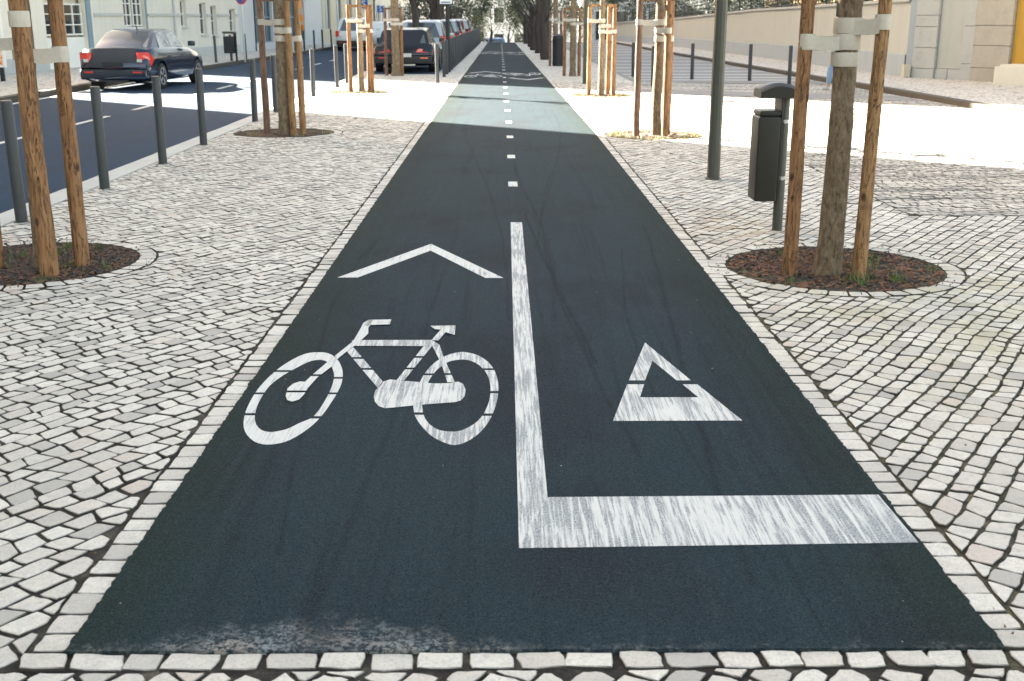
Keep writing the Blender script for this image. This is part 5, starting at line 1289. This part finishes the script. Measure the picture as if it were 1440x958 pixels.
# ------------------------------------------------------------------ right wall, railing, gateway
RW = [(10.62, 30.75), (10.5, 37.9), (10.15, 47.2), (9.45, 63.8), (8.6, 71), (7.5, 79)]
WH = [2.00, 1.94, 1.86, 1.52, 1.38, 1.22]; ZP = .10
W_ = thing('boundary_wall', 'long cream wall with blue-grey plinth along the right street', 'wall')
m, mp, mc = MB(), MB(), MB()
for i in range(len(RW) - 1):
    a, b = RW[i], RW[i + 1]; ha, hb_ = WH[i], WH[i + 1]
    m.add([(a[0], a[1], 0), (b[0], b[1], 0), (b[0], b[1], hb_), (a[0], a[1], ha), (a[0] + .4, a[1], 0), (b[0] + .4, b[1], 0), (b[0] + .4, b[1], hb_), (a[0] + .4, a[1], ha)],
          [(0, 3, 2, 1), (3, 7, 6, 2), (4, 5, 6, 7)] + ([(0, 4, 7, 3)] if i == 0 else []))
    pz = lambda h: .12 + h * .27
    mp.add([(a[0] - .04, a[1], 0), (b[0] - .04, b[1], 0), (b[0] - .04, b[1], pz(hb_)), (a[0] - .04, a[1], pz(ha)), (b[0] - .002, b[1], pz(hb_) + .015), (a[0] - .002, a[1], pz(ha) + .015)],
           [(0, 3, 2, 1), (3, 5, 4, 2)] + ([] if i else []))
    mc.add([(a[0] - .06, a[1], ha + .003), (b[0] - .06, b[1], hb_ + .003), (b[0] - .06, b[1], hb_ + .08), (a[0] - .06, a[1], ha + .08), (a[0] + .46, a[1], ha + .003), (b[0] + .46, b[1], hb_ + .003), (b[0] + .46, b[1], hb_ + .08), (a[0] + .46, a[1], ha + .08)],
           [(0, 3, 2, 1), (3, 7, 6, 2), (4, 5, 6, 7), (0, 1, 5, 4)])
m.build('wall_face', 'wall_cream', W_); mp.build('plinth', 'plinth_plaster', W_); mc.build('coping', 'pier_stone', W_)
Rl = thing('railing', 'dark metal railing of closely set bars on top of the cream wall', 'railing')
def wz(y):
    for (a, ha), (b, hb_) in zip(zip(RW, WH), zip(RW[1:], WH[1:])):
        if a[1] <= y <= b[1]: f = (y - a[1]) / (b[1] - a[1]); return a[0] + (b[0] - a[0]) * f, ha + (hb_ - ha) * f
    return RW[-1][0], WH[-1]
for k_ in range(6):
    m = MB(); ys_ = [31.0 + 2 * j for j in range(24)]
    m.tube([(wz(y)[0] + .2, y, wz(y)[1] + .14 + k_ * .17) for y in ys_], .017 if k_ < 5 else .03, 6); m.build('rail', 'black_metal', Rl)
pm = MB().tube([(0, 0, .08), (0, 0, 1.05)], .03, 6)
p0_ = pm.build('post', 'black_metal', Rl); p0_.location = (wz(31.0)[0] + .2, 31.0, wz(31.0)[1])
for j in range(1, 24):
    y = 31.0 + 2 * j; o = p0_.copy(); COL.objects.link(o); o.parent = Rl; o.location = (wz(y)[0] + .2, y, wz(y)[1])
bm_ = MB().tube([(0, 0, .1), (0, 0, .98)], .008, 4); q0 = bm_.build('baluster', 'black_metal', Rl); q0.location = (wz(31.2)[0] + .2, 31.2, wz(31.2)[1])
for j in range(1, 150):
    y = 31.2 + .3 * j; o = q0.copy(); COL.objects.link(o); o.parent = Rl; o.location = (wz(y)[0] + .2, y, wz(y)[1])
# terrace and dark hedge behind the railing
MB().prism([(11.05, 31.2), (10.6, 47), (9.9, 64), (8.0, 79), (40, 79), (40, 31.2)], -.3, 1.15).build('terrace', 'far_cobbles')['kind'] = 'structure'
rr = random.Random(5)
hedge = MB(); cs = []
for j in range(60):
    y = 33 + j * .75; x = wz(y)[0] + 2.0 + rr.uniform(0, .8); cs.append(((x, y, 2.0 + rr.uniform(-.6, .9)), .75))
leaves(rr, 16000, cs, .09, hedge); o = tag(hedge.build('hedge', 'dark_leaf'), 'dark hedge growing behind the railing above the cream wall', 'hedge', kind='stuff')
# hanging dark bush near the far end of the wall
t = thing('gateway', 'stone gateway with large ashlar piers right of the cream wall', 'gateway')
def gate_seg(px0, px1, mat, z0, z1, off, name, joints=None, by=(117, 119), joint_mat=None):
    # face line of the gateway, seen slightly from the front
    A_, B_ = Vector((10.66, 30.55, 0)), Vector((12.2, 27.9, 0)); d = (B_ - A_).normalized(); n = Vector((-d.y, d.x, 0)) * -1
    n = Vector((d.y, -d.x, 0)); 
    if n.y > 0: n = -n
    u = [(onplane(p_, 60, A_, n) - A_).dot(d) for p_ in (px0, px1)]
    def Q(uu, z, o): return tuple(A_ + d * uu + n * o + Vector((0, 0, z)))
    zs_ = [z0] + (joints or []) + [z1]; objs = []
    for a, b in zip(zs_, zs_[1:]):
        g_ = .006 if joints else 0; m = MB()
        m.add([Q(u[0], a + g_, off), Q(u[1], a + g_, off), Q(u[1], b - g_, off), Q(u[0], b - g_, off), Q(u[0], a + g_, -.4), Q(u[1], a + g_, -.4), Q(u[1], b - g_, -.4), Q(u[0], b - g_, -.4)],
              [(0, 1, 2, 3), (1, 5, 6, 2), (4, 0, 3, 7), (3, 2, 6, 7), (0, 4, 5, 1)])
        objs.append(m.build(name, mat, t))
    return Q, u
gate_seg(1276, 1700, 'plinth_plaster', 0, 3.35, -.06, 'backing')
gate_seg(1277, 1287, 'plinth_plaster', 0, 3.3, .02, 'stone_pier')
gate_seg(1288, 1319, 'pier_stone', 0, 3.4, .08, 'ashlar_block', [.34, .86, 1.38, 1.66, 2.2, 2.8])
gate_seg(1320, 1355, 'wall_cream', .36, 3.4, .0, 'recessed_panel'); gate_seg(1320, 1337, 'pier_stone', 0, .35, .03, 'base_stone'); gate_seg(1338, 1355, 'pier_stone', 0, .35, .034, 'base_stone')
gate_seg(1356, 1371, 'pier_stone', 0, 3.4, .06, 'stone_pier', [.5, 1.4, 2.4])
gate_seg(1372, 1424, 'pink_stone', 0, 3.4, .09, 'ashlar_block', [.42, .95, 1.42, 2.4])
gate_seg(1425, 1460, 'ochre_plaster', 0, 3.4, .0, 'ochre_panel')
gate_seg(1461, 1700, 'yellow_plaster', 0, 3.4, .02, 'side_wall')
t2 = thing('rendered_block', 'low white rendered block at the foot of the ochre wall', 'wall block', (11.95, 27.55, 0)); L0 = (11.95, 27.55, 0)
MB().prism([(11.50, 27.25), (12.6, 25.4), (13.3, 25.9), (12.2, 27.75)], .0, .50).build('block', 'low_white', t2, loc=L0)
MB().prism([(11.62, 27.25), (12.55, 25.65), (13.1, 26.0), (12.15, 27.6)], .502, .55).build('cap', 'low_white', t2, loc=L0)
MB().box(10.45, 10.62, 30.35, 30.55, .10, .42).build('utility_box', 'yellow_plaster')
ub_ = bpy.data.objects['utility_box']; tag(ub_, 'tiny yellowed meter box at the foot of the gateway', 'meter box')
# right-hand building far beyond the wall
far_front((9.0, 132), (3.0, 96), 'blue-grey building behind the trunks on the far right', 'grey_plaster', 14, 2.4, 1.3, [(.2, 2.0), (3.4, 2), (6.4, 2)], balcony=False) if False else None
bR = thing('office_building', 'glassy blue-grey building seen between the right-hand trunks', 'building')
MB().box(7.5, 22, 100, 118, -4, 14).build('block', 'grey_plaster', bR)
for i in range(9):
    for z in (-.2, 2.9, 6.0): 
        w__ = MB().box(7.9 + i * 1.5, 9.1 + i * 1.5, 99.93, 99.99, z, z + 2.3).build('window', 'shop_glass', bR)

# ------------------------------------------------------------------ pedestrian (mostly behind the right-hand trunk)
def person(x, y, rz):
    t = thing('person', 'person in white top and light jeans walking behind the right-hand trunk', 'person', (x, y, .0), rz)
    def skin(name, verts, edges, rad, mat, sub=2):
        me = bpy.data.meshes.new(name); me.from_pydata(verts, edges, []); o = bpy.data.objects.new(name, me); COL.objects.link(o)
        md = o.modifiers.new('skin', 'SKIN'); md.use_smooth_shade = True
        for i, r_ in enumerate(rad): me.skin_vertices[0].data[i].radius = r_ if hasattr(r_, '__len__') else (r_, r_)
        me.skin_vertices[0].data[0].use_root = True
        s_ = o.modifiers.new('sub', 'SUBSURF'); s_.levels = sub; s_.render_levels = sub
        dg = bpy.context.evaluated_depsgraph_get(); me2 = bpy.data.meshes.new_from_object(o.evaluated_get(dg)); me2.materials.clear(); me2.materials.append(M[mat]); me2.shade_smooth()
        o.modifiers.clear(); o.data = me2; o.parent = t; return o
    # x to the side, +y is the walking direction
    V = [(0, 0, .94), (0, 0, 1.10), (0, .01, 1.30), (0, 0, 1.44), (0, .01, 1.52), (0, .02, 1.60), (0, .02, 1.70),
         (.09, 0, .90), (.10, .18, .50), (.10, .20, .10), (.10, .33, .05), (-.09, 0, .90), (-.10, -.06, .50), (-.10, -.30, .14), (-.10, -.20, .05),
         (.17, 0, 1.42), (.22, .02, 1.14), (.20, .22, .94), (.20, .30, .88), (-.17, 0, 1.42), (-.23, -.08, 1.14), (-.21, .02, .90), (-.21, .05, .83)]
    E_ = [(0, 1), (1, 2), (2, 3), (3, 4), (4, 5), (5, 6), (0, 7), (7, 8), (8, 9), (9, 10), (0, 11), (11, 12), (12, 13), (13, 14), (3, 15), (15, 16), (16, 17), (17, 18), (3, 19), (19, 20), (20, 21), (21, 22)]
    Rd = [(.13, .10), (.12, .09), (.15, .10), (.11, .08), (.05, .05), (.075, .09), (.06, .07), .08, .058, .038, .035, .08, .058, .038, .035, .055, .042, .03, .028, .055, .042, .03, .028]
    skin('body', V, E_, Rd, 'skin')
    skin('trousers', [V[0], (0, 0, .98), V[7], V[8], (.10, .20, .12), V[11], V[12], (-.10, -.29, .17)], [(0, 1), (0, 2), (2, 3), (3, 4), (0, 5), (5, 6), (6, 7)], [(.145, .115), (.135, .11), .10, .075, .06, .10, .075, .06], 'denim')
    skin('shirt', [(0, 0, 1.10), (0, 0, .96), (0, .01, 1.30), (0, 0, 1.44), (.17, 0, 1.42), V[16], V[17], (-.17, 0, 1.42), V[20], V[21]], [(0, 1), (0, 2), (2, 3), (3, 4), (4, 5), (5, 6), (3, 7), (7, 8), (8, 9)], [(.145, .11), (.15, .12), (.17, .12), (.12, .095), .068, .056, .045, .068, .056, .045], 'shirt_white')
    skin('hair', [(0, .0, 1.70), (0, -.03, 1.66), (0, -.05, 1.58)], [(0, 1), (1, 2)], [(.085, .085), (.09, .09), (.07, .06)], 'hair')
    skin('shoes', [V[9][:2] + (.06,), (.10, .34, .04)], [(0, 1)], [.05, .045], 'shoe'); skin('shoes', [(-.10, -.30, .09), (-.10, -.19, .035)], [(0, 1)], [.05, .045], 'shoe')
    for k_ in range(5):
        for (hx, hy, hz, s_) in ((.20, .30, .88, 1), (-.21, .05, .83, -1)):
            a = (k_ - 2) * .014
            MB().tube([(hx + (a if k_ else -.02 * s_), hy, hz), (hx + a * 1.3, hy + .02, hz - .04), (hx + a * 1.3, hy + .035, hz - (.075 if k_ else .05))], [.010, .009, .006], 6).build('finger', 'skin', t, True)
    return t
person(7.66, 26.6, math.radians(75))

print('objects', len(bpy.data.objects), 'tris', sum(sum(len(p.vertices) - 2 for p in o.data.polygons) for o in bpy.data.objects if o.type == 'MESH'))
